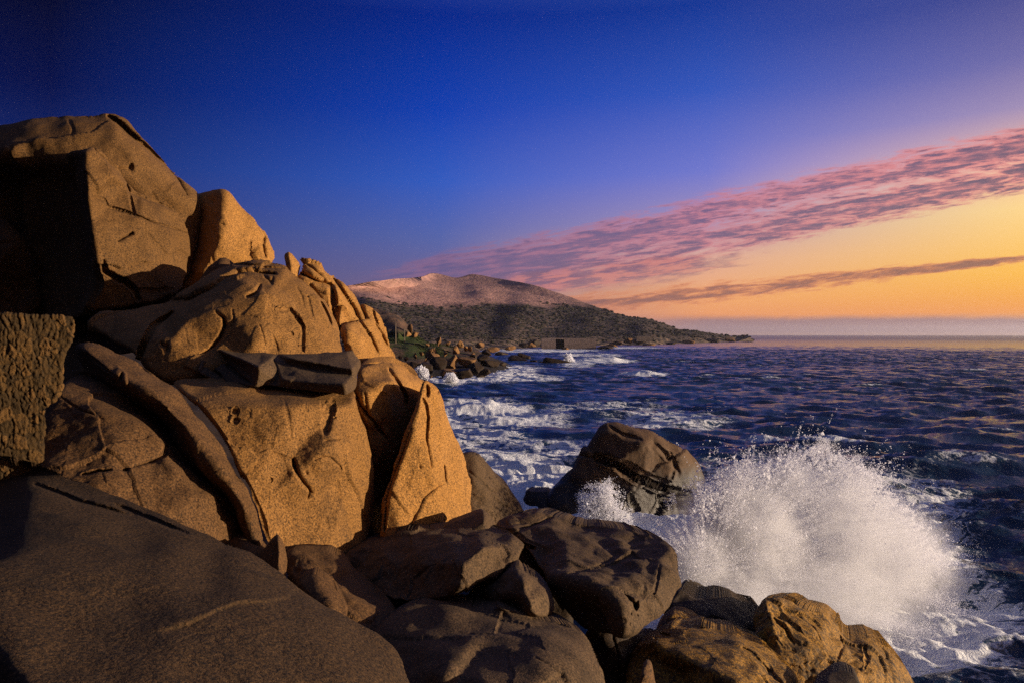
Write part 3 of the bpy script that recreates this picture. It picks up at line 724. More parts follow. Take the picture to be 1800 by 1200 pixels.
rock('boulder', 'dim brown rounded rock between the stone wall and the slanting whale-back rib', 'boulder',
     [(55, 800, 8.3), (70, 730, 8.8), (95, 692, 9.2), (115, 668, 9.6), (150, 650, 10.2), (230, 680, 10.4), (300, 740, 10.3), (400, 830, 10.0), (450, 900, 9.9), (465, 975, 9.4), (400, 975, 8.5), (300, 940, 7.9), (180, 895, 7.6), (60, 850, 7.7)],
     pts=[(200, 780, 8.45), (290, 805, 8.7), (340, 870, 8.5), (120, 760, 8.5), (170, 700, 9.3), (240, 725, 9.4), (310, 785, 9.3), (390, 870, 9.0)],
     ridges=[[(170, 715, 8.9), (250, 745, 8.9), (290, 775, 8.9), (294, 792, 8.95), (266, 812, 8.65)]],
     cracks=[([(296, 782), (290, 798), (267, 811), (217, 826)], 4, 0.22), ([(145, 834), (172, 828), (195, 826)], 4.5, 0.25), ([(380, 876), (395, 888), (412, 905)], 3, 0.2), ([(110, 700), (140, 720), (180, 735)], 2, 0.08)],
     pits=rp(26, 90, 710, 330, 860, (1, 2.6), 0.08, 13),
     rnd=16, rd=0.3, amps=(0.12, 0.05, 0.016), freqs=(0.8, 2.6, 11), back=2, mat='rock_dim', facet=[(0.8, 0.05), (2.4, 0.015)], step=1.5, seed=16)

# the mortared wall
SEEDS = rng.uniform(0, 1, (640, 2)) * np.array([425, 350]) + np.array([-280, 535])
STONE_TONE = rng.uniform(0.22, 1.0, len(SEEDS))
def stones(px, py, p):
    """relief and tone of the stones and their mortar"""
    d1 = np.full(px.shape, 1e9); d2 = d1.copy(); who = np.zeros(px.shape, int)
    wob = 4 * fbm(np.stack([px / 11, py / 11, 0 * px], -1), 3)
    for k, s in enumerate(SEEDS):
        d = np.hypot(px - s[0] + wob, (py - s[1] + wob) * 0.58)
        m = d < d1
        d2 = np.minimum(d2, np.maximum(d, d1)); d1 = np.where(m, d, d1); who = np.where(m, k, who)
    e = np.clip((d2 - d1) / 4.0, 0, 1)
    return 0.018 * e ** 0.4 + 0.014 * (STONE_TONE[who] - 0.5) + 0.02 * fbm(np.stack([px / 6, py / 9, 0 * px + 4], -1), 3), np.where(e < 0.26, 0.2, STONE_TONE[who])
rock('stone_wall', 'old mortared wall of rough upright stones at the left edge', 'wall',
     [(-270, 541, 7.35), (-70, 549, 7.90), (0, 552, 8.05), (60, 553, 8.20), (130, 556, 8.40), (131, 576, 8.40), (124, 600, 8.35), (111, 632, 8.30), (110, 688, 8.25), (97, 704, 8.20), (81, 716, 8.15), (77, 880, 8.1), (40, 890, 7.95), (-70, 890, 7.7), (-270, 890, 7.3)],
     smooth=0, rnd=3, rd=0.05, blur=1, jit=0.8, step=1.5, amps=(0.05, 0.03, 0.02), freqs=(1, 5, 16), back=0.6, extra=stones, mat='wall', seed=17)

# foreground
def at_z(px, py, z): return (px, py, (EYE - z) * FPX / (py - HZ))
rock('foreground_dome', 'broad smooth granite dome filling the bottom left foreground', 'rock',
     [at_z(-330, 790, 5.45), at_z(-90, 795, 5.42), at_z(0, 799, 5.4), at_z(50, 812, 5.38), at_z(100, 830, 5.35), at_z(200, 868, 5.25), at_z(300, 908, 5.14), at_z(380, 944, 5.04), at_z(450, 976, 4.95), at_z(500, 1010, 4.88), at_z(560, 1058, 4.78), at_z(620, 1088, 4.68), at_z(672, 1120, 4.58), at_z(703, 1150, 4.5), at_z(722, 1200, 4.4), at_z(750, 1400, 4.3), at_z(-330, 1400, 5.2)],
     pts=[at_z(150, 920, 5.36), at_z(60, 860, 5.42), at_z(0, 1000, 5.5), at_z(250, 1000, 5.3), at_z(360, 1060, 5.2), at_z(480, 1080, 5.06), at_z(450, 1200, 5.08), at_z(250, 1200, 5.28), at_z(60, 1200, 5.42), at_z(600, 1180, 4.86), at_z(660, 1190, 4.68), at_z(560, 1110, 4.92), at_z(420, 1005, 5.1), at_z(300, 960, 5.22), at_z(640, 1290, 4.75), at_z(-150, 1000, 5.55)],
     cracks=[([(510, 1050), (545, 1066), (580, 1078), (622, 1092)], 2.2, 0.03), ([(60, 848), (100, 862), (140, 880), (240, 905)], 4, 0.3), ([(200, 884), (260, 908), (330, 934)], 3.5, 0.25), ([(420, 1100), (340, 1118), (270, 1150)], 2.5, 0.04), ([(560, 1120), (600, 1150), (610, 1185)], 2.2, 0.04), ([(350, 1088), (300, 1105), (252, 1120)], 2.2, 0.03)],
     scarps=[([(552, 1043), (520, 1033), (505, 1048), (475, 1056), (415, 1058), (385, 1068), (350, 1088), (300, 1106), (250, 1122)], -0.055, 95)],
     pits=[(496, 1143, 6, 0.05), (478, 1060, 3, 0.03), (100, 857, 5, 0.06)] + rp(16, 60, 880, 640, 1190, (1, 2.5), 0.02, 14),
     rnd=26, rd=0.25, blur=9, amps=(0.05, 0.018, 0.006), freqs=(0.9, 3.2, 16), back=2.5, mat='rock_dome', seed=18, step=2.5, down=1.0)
rock('boulder', 'small rounded rock peeping over the foreground dome at the foot of the wall', 'boulder',
     [(376, 952, 9.0), (384, 943, 9.0), (415, 931, 9.1), (446, 935, 9.1), (466, 950, 9.1), (478, 965, 9.0), (470, 1000, 8.6), (400, 990, 8.4)], pts=[(430, 955, 8.7), (450, 975, 8.5)],
     rnd=10, rd=0.15, amps=(0.06, 0.04, 0.014), back=0.8, mat='rock_dim', seed=19)
rock('boulder', 'dark pointed wedge of rock standing up behind the foreground dome', 'boulder',
     [(452, 985, 8.5), (475, 955, 8.5), (489, 939, 8.5), (498, 953, 8.6), (505, 985, 8.6), (500, 1020, 8.3), (470, 1015, 8.1)], ridges=[[(489, 942, 8.3), (492, 975, 8.1), (492, 1010, 8.0)]],
     rnd=4, rd=0.06, blur=1.2, smooth=0, amps=(0.03, 0.03, 0.012), back=0.5, mat='rock_dim', seed=20, step=1.6)
rock('boulder', 'lumpy brown rock with a shaded right flank below the big rock wall', 'boulder',
     [(494, 985, 9.0), (505, 968, 9.1), (522, 961, 9.2), (560, 964, 9.4), (590, 969, 9.5), (606, 984, 9.4), (618, 1010, 9.2), (652, 1040, 9.0), (700, 1068, 8.8), (704, 1100, 8.2), (670, 1130, 7.7), (610, 1110, 7.5), (560, 1070, 7.7), (510, 1030, 8.2)],
     pts=[(550, 990, 8.7), (590, 1020, 8.6), (640, 1070, 8.2), (530, 1000, 8.5), (600, 1000, 8.8)],
     pits=[(522, 1003, 6, 0.12), (512, 990, 4, 0.1), (540, 985, 4, 0.1)] + rp(26, 505, 970, 610, 1030, (1.5, 4), 0.08, 15),
     rnd=12, rd=0.2, amps=(0.08, 0.08, 0.025), freqs=(1.2, 3.5, 11), ridged=0.03, back=1.2, mat='rock_dim', facet=[(2.0, 0.05)], seed=21)
rock('boulder', 'little dark rock leaning on the lumpy brown rock beside the dome edge', 'boulder',
     [(520, 1018, 8.0), (540, 1008, 8.1), (556, 1004, 8.1), (576, 1024, 8.1), (597, 1044, 7.9), (614, 1076, 7.5), (600, 1100, 7.2), (550, 1060, 7.4)], pts=[(560, 1030, 7.7), (585, 1060, 7.4)],
     rnd=7, rd=0.1, amps=(0.05, 0.04, 0.014), back=0.7, mat='rock_dim', facet=[(2.5, 0.03)], seed=22)

rock('boulder', 'flat-topped dark boulder with a sunlit broken end in the middle foreground', 'boulder',
     [(600, 985, 10.2), (612, 972, 10.3), (632, 960, 10.4), (662, 953, 10.6), (700, 938, 10.8), (730, 928, 11.0), (775, 926, 11.1), (850, 931, 11.0), (900, 937, 10.7), (913, 947, 10.5), (923, 960, 10.2), (916, 975, 9.9), (886, 1003, 9.3), (850, 1021, 8.9), (822, 1031, 8.6), (806, 1040, 8.5),
      (770, 1060, 8.7), (700, 1060, 9.0), (655, 1040, 9.5), (625, 1010, 10.0)],
     pts=[(760, 985, 9.2), (700, 990, 9.7), (780, 945, 10.2), (850, 945, 9.9), (870, 975, 9.35), (720, 955, 10.3), (880, 950, 10.0)],
     ridges=[[(905, 945, 10.2), (846, 961, 8.95), (816, 986, 8.6), (808, 1032, 8.4)], [(800, 985, 8.8), (792, 1030, 8.65)]],
     pits=rp(18, 815, 965, 910, 1015, (2, 6), 0.05, 16),
     rnd=7, rd=0.18, amps=(0.1, 0.06, 0.02), freqs=(1.1, 3, 11), ridged=0.03, back=1.6, mat='rock_grey', facet=[(1.2, 0.04), (3.5, 0.01)], step=1.0, seed=23)
rock('boulder', 'small wedge of rock with a lit tip lying against the pyramid rock', 'boulder',
     [(770, 928, 11.2), (800, 915, 11.4), (840, 899, 11.6), (852, 896, 11.7), (866, 910, 11.7), (873, 925, 11.6), (860, 936, 11.2), (817, 936, 10.9)], ridges=[[(850, 899, 11.4), (853, 912, 11.1), (856, 932, 11.0)]],
     rnd=4, rd=0.07, blur=1.2, smooth=0, amps=(0.04, 0.04, 0.014), back=0.7, mat='rock_grey', seed=24)
rock('boulder', 'knobbly block with a lit rounded end below the flat-topped boulder', 'boulder',
     [(820, 1045, 9.2), (850, 1030, 9.2), (885, 1008, 9.3), (908, 985, 9.4), (915, 999, 9.3), (930, 1010, 9.3), (950, 1020, 9.3), (966, 1035, 9.2), (976, 1064, 8.9), (966, 1083, 8.6), (945, 1088, 8.4), (920, 1095, 8.5), (860, 1090, 8.9), (825, 1070, 9.1)],
     ridges=[[(912, 1005, 8.9), (922, 1018, 8.5), (926, 1045, 8.3), (934, 1066, 8.2), (944, 1083, 8.2)]], pts=[(950, 1045, 8.55), (880, 1045, 8.75), (900, 1015, 8.9), (890, 1070, 8.8)],
     pits=[(915, 1010, 5, 0.1), (900, 1020, 4, 0.08)] + rp(10, 930, 1025, 970, 1080, (2, 4), 0.04, 17),
     rnd=9, rd=0.15, amps=(0.06, 0.06, 0.02), freqs=(1.3, 3.5, 11), back=1.0, mat='rock_grey', facet=[(2.0, 0.04)], seed=25)
rock('boulder', 'large tilted slab boulder with hollows on top beside the breaking wave', 'boulder',
     [(866, 925, 12.2), (880, 909, 12.5), (935, 899, 12.8), (970, 909, 12.8), (1025, 919, 12.7), (1070, 926, 12.5), (1130, 940, 12.1), (1180, 954, 11.4), (1191, 970, 11.0), (1196, 1010, 10.4), (1186, 1041, 9.9), (1170, 1076, 9.4), (1150, 1096, 9.0), (1110, 1119, 8.6),
      (1085, 1118, 8.7), (1040, 1108, 9.3), (990, 1075, 9.8), (965, 1032, 10.0), (945, 995, 10.5), (925, 962, 11.2), (905, 937, 11.8)],
     pts=[(1000, 960, 11.0), (1070, 965, 11.0), (1120, 1000, 9.9), (1150, 975, 10.9), (1095, 1095, 8.5), (1140, 1050, 9.05), (1165, 1010, 9.9), (1000, 1060, 9.5), (1050, 1085, 9.2), (1090, 945, 11.6), (960, 930, 11.9), (950, 975, 11.0), (1040, 1000, 10.0), (1085, 990, 10.5), (1110, 985, 10.6), (1100, 1020, 9.4)],
     ridges=[[(972, 1016, 9.5), (1000, 1020, 9.2), (1045, 1030, 8.95), (1070, 1045, 8.75), (1088, 1062, 8.6), (1092, 1105, 8.5)], [(1178, 960, 11.0), (1160, 985, 10.5), (1150, 1010, 9.8)]],
     cracks=[([(1160, 995), (1156, 1020), (1150, 1046)], 3, 0.12), ([(1000, 1016), (1050, 1000), (1088, 978)], 3, 0.12), ([(1095, 1045), (1112, 1058), (1118, 1070)], 6, 0.2), ([(906, 940), (940, 922), (972, 910)], 3, 0.25), ([(910, 948), (922, 958), (940, 962)], 4, 0.3)],
     scarps=[([(1095, 972), (1050, 998), (1000, 1014)], 0.14, 40), ([(972, 910), (940, 922), (906, 938)], 0.16, 40)],
     pits=[(1118, 1062, 8, 0.18), (1108, 1078, 4, 0.1), (1120, 1080, 3, 0.1), (1104, 1095, 4, 0.1), (985, 1000, 7, 0.08), (1130, 1035, 10, 0.12), (1140, 1000, 14, 0.15)] + rp(14, 1090, 1060, 1170, 1105, (1.5, 4), 0.07, 18),
     rnd=9, rd=0.2, amps=(0.15, 0.05, 0.018), freqs=(1.1, 2.8, 10), ridged=0.02, back=1.8, mat='rock_grey', facet=[(1.0, 0.045), (3.2, 0.012)], step=1.0, seed=26)
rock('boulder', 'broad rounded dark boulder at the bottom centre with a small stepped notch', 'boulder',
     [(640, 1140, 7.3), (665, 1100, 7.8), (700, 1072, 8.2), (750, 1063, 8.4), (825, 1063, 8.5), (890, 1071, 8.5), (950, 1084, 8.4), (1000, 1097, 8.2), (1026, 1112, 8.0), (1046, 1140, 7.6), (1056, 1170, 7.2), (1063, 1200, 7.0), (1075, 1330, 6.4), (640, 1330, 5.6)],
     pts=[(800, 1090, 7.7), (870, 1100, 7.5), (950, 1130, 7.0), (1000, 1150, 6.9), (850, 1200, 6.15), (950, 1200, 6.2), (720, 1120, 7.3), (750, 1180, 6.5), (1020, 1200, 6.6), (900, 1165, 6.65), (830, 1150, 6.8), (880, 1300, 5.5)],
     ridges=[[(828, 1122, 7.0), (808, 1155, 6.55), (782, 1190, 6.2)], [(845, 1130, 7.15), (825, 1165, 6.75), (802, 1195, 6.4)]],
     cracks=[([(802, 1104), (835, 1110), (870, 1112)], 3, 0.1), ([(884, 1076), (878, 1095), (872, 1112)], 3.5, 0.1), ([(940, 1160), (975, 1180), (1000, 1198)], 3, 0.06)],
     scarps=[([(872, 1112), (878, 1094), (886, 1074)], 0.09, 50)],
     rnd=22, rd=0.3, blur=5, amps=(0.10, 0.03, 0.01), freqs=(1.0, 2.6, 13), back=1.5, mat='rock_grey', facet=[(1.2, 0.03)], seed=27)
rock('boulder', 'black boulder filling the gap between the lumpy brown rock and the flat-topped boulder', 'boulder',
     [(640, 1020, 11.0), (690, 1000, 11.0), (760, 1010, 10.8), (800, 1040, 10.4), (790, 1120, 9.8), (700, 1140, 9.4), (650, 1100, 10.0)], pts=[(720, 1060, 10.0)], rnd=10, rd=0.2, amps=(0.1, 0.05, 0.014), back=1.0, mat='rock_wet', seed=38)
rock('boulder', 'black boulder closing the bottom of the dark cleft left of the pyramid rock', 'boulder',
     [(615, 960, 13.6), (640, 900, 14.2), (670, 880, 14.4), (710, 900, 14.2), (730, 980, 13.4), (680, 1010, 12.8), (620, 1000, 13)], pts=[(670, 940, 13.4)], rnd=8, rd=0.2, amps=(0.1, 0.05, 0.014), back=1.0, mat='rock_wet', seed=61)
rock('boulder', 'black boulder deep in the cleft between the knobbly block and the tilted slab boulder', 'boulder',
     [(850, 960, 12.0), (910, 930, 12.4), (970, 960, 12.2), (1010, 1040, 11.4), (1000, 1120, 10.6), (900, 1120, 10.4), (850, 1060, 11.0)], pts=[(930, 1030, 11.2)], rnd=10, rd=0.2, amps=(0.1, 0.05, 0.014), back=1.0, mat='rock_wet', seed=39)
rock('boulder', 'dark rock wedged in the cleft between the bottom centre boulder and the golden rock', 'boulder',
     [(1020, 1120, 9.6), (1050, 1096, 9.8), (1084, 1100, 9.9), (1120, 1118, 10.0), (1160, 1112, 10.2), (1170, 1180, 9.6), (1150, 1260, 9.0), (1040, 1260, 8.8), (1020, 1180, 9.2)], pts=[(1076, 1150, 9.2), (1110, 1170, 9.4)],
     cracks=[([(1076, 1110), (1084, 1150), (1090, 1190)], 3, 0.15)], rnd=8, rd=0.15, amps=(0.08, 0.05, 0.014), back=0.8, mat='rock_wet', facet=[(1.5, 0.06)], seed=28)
rock('boulder', 'weed-stained golden rock with a long groove at the bottom right', 'boulder',
     [(1098, 1170, 9.0), (1112, 1138, 9.4), (1146, 1119, 9.8), (1164, 1104, 10.2), (1187, 1099, 10.4), (1215, 1097, 10.4), (1236, 1101, 10.4), (1263, 1106, 10.4), (1290, 1109, 10.3), (1306, 1119, 10.1), (1334, 1133, 9.9), (1354, 1148, 9.8), (1373, 1164, 9.6), (1396, 1182, 9.4), (1404, 1200, 9.2), (1425, 1310, 8.4), (1098, 1310, 7.4)],
     pts=[(1200, 1115, 9.8), (1260, 1130, 9.4), (1320, 1160, 9.0), (1350, 1190, 8.8), (1200, 1180, 8.9), (1150, 1160, 9.1), (1290, 1150, 8.9), (1345, 1160, 9.3), (1200, 1230, 8.4)],
     ridges=[[(1148, 1130, 9.3), (1190, 1150, 8.8), (1246, 1178, 8.3), (1294, 1199, 8.0), (1330, 1240, 7.7)], [(1296, 1128, 9.4), (1316, 1150, 9.0), (1336, 1175, 8.65), (1362, 1205, 8.4)]],
     cracks=[([(1304, 1137), (1323, 1150), (1343, 1170), (1368, 1197), (1390, 1225)], 5, 0.2), ([(1160, 1112), (1175, 1116), (1150, 1120)], 4, 0.15)],
     rnd=10, rd=0.2, amps=(0.06, 0.035, 0.0), freqs=(1.1, 3.4, 12), ridged=0.02, back=1.5, mat='rock_weed', facet=[(1.3, 0.03), (4, 0.008)], step=1.0, seed=29)
rock('boulder', 'thin dark rock with a bright tip lying behind the golden grooved rock', 'boulder',
     [(1150, 1105, 10.7), (1175, 1082, 11.0), (1196, 1076, 11.1), (1218, 1085, 11.1), (1229, 1092, 11.1), (1240, 1103, 11.0), (1222, 1116, 10.6), (1160, 1118, 10.4)], pts=[(1218, 1094, 10.8)],
     rnd=4, rd=0.1, amps=(0.04, 0.04, 0.014), back=0.8, mat='rock_weed', seed=30)
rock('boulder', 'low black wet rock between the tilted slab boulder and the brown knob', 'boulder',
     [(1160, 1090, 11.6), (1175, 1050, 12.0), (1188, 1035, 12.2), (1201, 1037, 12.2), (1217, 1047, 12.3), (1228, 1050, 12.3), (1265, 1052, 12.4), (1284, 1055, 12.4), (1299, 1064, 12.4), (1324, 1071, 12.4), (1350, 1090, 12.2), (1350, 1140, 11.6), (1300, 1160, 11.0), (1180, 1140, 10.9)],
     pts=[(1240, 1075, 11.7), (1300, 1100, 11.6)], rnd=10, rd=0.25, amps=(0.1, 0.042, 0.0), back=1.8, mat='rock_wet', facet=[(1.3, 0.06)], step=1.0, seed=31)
rock('boulder', 'knobbly brown seaweed-streaked rock at the bottom right below the wave', 'boulder',
     [(1326, 1110, 10.9), (1328, 1072, 11.2), (1338, 1066, 11.3), (1342, 1054, 11.4), (1356, 1052, 11.5), (1372, 1053, 11.6), (1381, 1059, 11.7), (1397, 1067, 11.8), (1425, 1070, 11.9), (1435, 1075, 12.0), (1451, 1083, 12.1), (1468, 1097, 12.2), (1476, 1113, 12.2), (1497, 1120, 12.3), (1521, 1117, 12.5), (1547, 1129, 12.5),
      (1568, 1146, 12.4), (1580, 1162, 12.2), (1593, 1183, 12.0), (1610, 1205, 11.8), (1660, 1320, 10.8), (1370, 1320, 9.0), (1345, 1200, 9.9), (1330, 1150, 10.4)],
     pts=[(1400, 1095, 10.9), (1440, 1120, 10.8), (1440, 1180, 10.0), (1400, 1150, 10.1), (1500, 1190, 10.2), (1525, 1135, 11.7), (1560, 1175, 11.2), (1476, 1150, 10.8), (1490, 1135, 11.6), (1380, 1190, 9.8), (1450, 1250, 9.3)],
     ridges=[[(1346, 1062, 11.0), (1356, 1090, 10.6), (1366, 1130, 10.2), (1372, 1165, 9.9)]],
     cracks=[([(1476, 1116), (1482, 1135), (1470, 1160), (1466, 1190)], 4, 0.2), ([(1358, 1085), (1380, 1105), (1396, 1130)], 3, 0.15), ([(1400, 1080), (1425, 1100), (1440, 1125)], 3, 0.1), ([(1520, 1130), (1526, 1150), (1520, 1175)], 3, 0.15)],
     rnd=9, rd=0.25, amps=(0.13, 0.063, 0.0), freqs=(1.0, 3.0, 11), ridged=0.07, jit=2.2, back=2.0, mat='rock_weed', facet=[(1.2, 0.09), (3.2, 0.03)], step=1.0, seed=32)
rock('boulder', 'tiny orange-lit stone in the black cleft under the golden grooved rock', 'boulder',
     [(1126, 1182, 7.5), (1131, 1167, 7.6), (1142, 1164, 7.7), (1149, 1180, 7.7), (1160, 1240, 7.4), (1118, 1240, 7.2)], pts=[(1136, 1190, 7.3)], rnd=5, rd=0.08, amps=(0.05, 0.04, 0.014), back=0.4, mat='rock_dim', seed=33)
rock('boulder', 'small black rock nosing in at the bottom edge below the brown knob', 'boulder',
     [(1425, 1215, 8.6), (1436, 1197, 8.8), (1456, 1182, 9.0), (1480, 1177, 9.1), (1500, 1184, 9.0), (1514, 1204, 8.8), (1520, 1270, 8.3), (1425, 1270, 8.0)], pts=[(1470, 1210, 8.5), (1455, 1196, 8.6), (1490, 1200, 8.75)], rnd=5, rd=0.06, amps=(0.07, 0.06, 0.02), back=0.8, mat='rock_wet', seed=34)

rock('sea_stack', 'large domed rock standing in the surf behind the breaking wave', 'rock',
     [(955, 872, 26.34), (962, 862, 26.47), (976, 846, 26.53), (1005, 824, 26.65), (1027, 790, 26.84), (1046, 760, 27.03), (1057, 747, 27.15), (1069, 741, 27.21), (1087, 739, 27.21), (1110, 743, 27.27), (1125, 749, 27.27), (1155, 760, 27.34), (1181, 775, 27.46), (1207, 794, 27.58), (1226, 812, 27.65), (1237, 831, 27.71), (1241, 846, 27.65), (1234, 870, 27.34), (1215, 915, 26.72), (1180, 950, 25.72), (1090, 965, 24.86), (1000, 955, 24.98), (955, 920, 25.72)],
     pts=[(1060, 780, 26.53), (1040, 830, 26.03), (1000, 860, 26.16), (1100, 885, 25.35), (1030, 900, 25.54), (1180, 815, 26.53), (1215, 845, 26.96), (1160, 900, 25.91), (1170, 850, 26.16), (1100, 765, 26.59), (1080, 850, 25.66), (1150, 800, 26.28)],
     ridges=[[(1060, 760, 26.84), (1100, 765, 26.53), (1136, 776, 26.28), (1110, 795, 25.97), (1084, 812, 25.72)], [(1084, 812, 25.72), (1125, 836, 25.72), (1180, 858, 26.16), (1222, 866, 26.84)], [(1136, 776, 26.28), (1190, 790, 26.90), (1222, 815, 27.34)]],
     cracks=[([(1022, 800), (1050, 804), (1084, 814), (1125, 838), (1180, 860), (1220, 868)], 4.5, 0.8), ([(1150, 775), (1175, 800), (1195, 830)], 3, 0.4), ([(1070, 748), (1090, 760), (1130, 772)], 2.5, 0.35), ([(1110, 870), (1120, 895), (1116, 920)], 2.5, 0.3), ([(1180, 790), (1188, 815), (1180, 845)], 2.5, 0.3), ([(1170, 858), (1168, 885), (1150, 910)], 3, 0.4)],
     rnd=11, rd=0.6, amps=(0.35, 0.16, 0.045), freqs=(0.35, 1.2, 4.5), ridged=0.12, back=1.8, mat='rock_sea', facet=[(0.3, 0.16), (1.0, 0.06)], seed=35)
rock('boulder', 'low black wet rock at the foot of the domed rock in the surf', 'boulder',
     [(905, 905, 26.6), (916, 880, 27.0), (926, 865, 27.3), (950, 863, 27.4), (975, 868, 27.3), (1010, 880, 26.8), (1030, 920, 25.6), (1000, 945, 25.0), (930, 940, 25.4)], pts=[(960, 890, 26.2)], rnd=9, rd=0.4, amps=(0.2, 0.12, 0.04), freqs=(0.6, 1.8, 6), back=3, mat='rock_wet', facet=[(0.6, 0.2)], seed=36)

# bedrock under the headland
def shore_x(y):
    return np.interp(y, [-10, 2, 7, 9.5, 11.5, 13, 15, 18, 24, 34, 60, 90, 120], [4, 4.5, 5.2, 4.8, 2.8, 1.0, -0.4, -1.6, -4.5, -7.5, -13, -20, -28])
bx, by = np.meshgrid(np.linspace(-60, 8, 171), np.linspace(-10, 100, 221))
inl = shore_x(by) - bx
bz = np.interp(inl, [-3, -1, 0.2, 1.5, 4, 8, 20, 60], [-4, -3, -1.0, 0.6, 2.0, 2.9, 4.5, 10])
bz = np.where(by < 7, np.minimum(bz, 1.5), bz)
bz = bz + 0.35 * fbm(np.stack([bx.ravel() * .5, by.ravel() * .5, 0 * bx.ravel()], -1), 4).reshape(bx.shape)
bi = np.arange(bx.size).reshape(bx.shape)
tag(mesh_obj('ground', np.stack([bx, by, bz], -1).reshape(-1, 3), np.stack([bi[:-1, :-1], bi[:-1, 1:], bi[1:, 1:], bi[1:, :-1]], -1).reshape(-1, 4), M['bed']), kind='structure')
# ------------------------------------------------------------------ the far coast
def hill_mat():
    m, g = new_mat('hill scrub and dry grass')
    geo = g.node('ShaderNodeNewGeometry')
    P = S(g, geo.outputs['Position'])
    sp = g.node('ShaderNodeSeparateXYZ'); g.t.links.new(geo.outputs['Position'], sp.inputs[0])
    z = S(g, sp.outputs[2]); x = S(g, sp.outputs[0])
    big = g.noise(P, 0.012, 5, 0.6, 0.5)
    mid = g.noise(P, 0.06, 5, 0.65, 0.4)
    spots = g.noise(P, 0.22, 4, 0.7)
    gul = g.noise(g.scale(P, (1.0, 0.35, 1.0)), 0.035, 5, 0.6, 0.6)
    h = z + (big - 0.5) * 22.0 + (mid - 0.5) * 14.0 + (gul - 0.5) * 16.0 - (x + 60.0) * 0.05
    top = g.step(h, 27.0, 36.0)
    grass = g.mix(g.step(mid, 0.4, 0.65), (0.37, 0.205, 0.175, 1), (0.27, 0.15, 0.13, 1))
    scrub = g.mix(g.step(spots, 0.42, 0.62), (0.022, 0.024, 0.026, 1), (0.085, 0.058, 0.046, 1))
    c = g.mix(top, scrub, grass)
    c = g.mix(g.step(spots, 0.60, 0.68) * g.step(gul, 0.54, 0.42) * 0.7, c, (0.045, 0.042, 0.034, 1))
    trk = g.math('ABSOLUTE', mid - 0.5)
    c = g.mix(g.step(trk, 0.022, 0.006) * 0.4, c, (0.30, 0.20, 0.14, 1))
    low = g.step(z, 7.0, 2.5)
    c = g.mix(low, c, g.mix(g.step(spots, 0.42, 0.6), (0.045, 0.04, 0.036, 1), (0.22, 0.15, 0.10, 1)))
    nrm = bump(g, mid * 0.5 + spots * 0.35, 1.0, 6.0)
    finish(g, principled(g, c, 0.95, 0.1, nrm))
    return m
M['hill'] = hill_mat()
hill = relief('hills',
    [(560, 512, 520), (640, 497, 570), (700, 490, 650), (730, 488, 710), (745, 486, 760), (757, 479, 820), (778, 482, 850), (800, 489, 830), (816, 486, 850), (828, 481, 860), (842, 483, 860), (856, 486, 850), (880, 490, 830), (905, 494, 810), (940, 501, 780), (975, 512, 760), (1005, 523, 740),
     (1040, 536, 720), (1085, 552, 690), (1110, 557, 670), (1135, 559, 660), (1160, 567, 690), (1180, 572, 700), (1188, 578, 710), (1215, 580, 725), (1240, 583, 740), (1270, 588, 760), (1290, 591, 770), (1304, 589, 775), (1313, 588, 775), (1320, 595, 770), (1335, 599, 760),
     (1320, 601, 700), (1290, 603, 600), (1240, 606, 500), (1180, 609, 430), (1100, 612, 380), (1040, 611, 390), (1000, 613, 350), (930, 612, 330), (880, 620, 270), (800, 640, 210), (700, 650, 190), (560, 650, 180)],
    pts=[(700, 540, 480), (800, 560, 470), (900, 560, 500), (650, 530, 430), (760, 510, 660), (850, 520, 620), (1000, 545, 640), (720, 590, 300), (860, 590, 400), (960, 585, 500), (1060, 575, 560), (1130, 575, 560), (1200, 590, 600), (1100, 595, 480), (1230, 597, 560), (1270, 597, 640), (800, 600, 300), (920, 535, 600), (1060, 552, 640)],
    ridges=[[(640, 520, 500), (720, 522, 560), (800, 540, 560), (880, 556, 560), (960, 556, 590), (1040, 556, 610), (1085, 558, 630)], [(757, 484, 830), (800, 505, 740), (860, 528, 640), (900, 552, 560), (930, 590, 440)], [(832, 485, 850), (900, 510, 740), (985, 545, 640), (1040, 590, 480)]],
    smooth=1, jit=0.5, blur=5.0, rnd=6, rd=4, amps=(5, 2.6, 1.1), freqs=(0.006, 0.02, 0.08), ridged=4.0, back=400, mat='hill', seed=40, step=1.2, down=20, calm=12)
tag(hill, kind='structure')

def leafmat(name, c1, c2):
    m, g = new_mat(name)
    geo = g.node('ShaderNodeNewGeometry')
    n = g.noise(S(g, geo.outputs['Position']), 0.4, 4, 0.7)
    finish(g, principled(g, g.mix(g.step(n, 0.38, 0.62), c1, c2), 0.95, 0.05))
    return m
M['scrub'] = leafmat('scrub leaves', (0.016, 0.019, 0.016, 1), (0.045, 0.038, 0.026, 1))
M['grass'] = leafmat('coast grass', (0.010, 0.018, 0.007, 1), (0.034, 0.036, 0.014, 1))

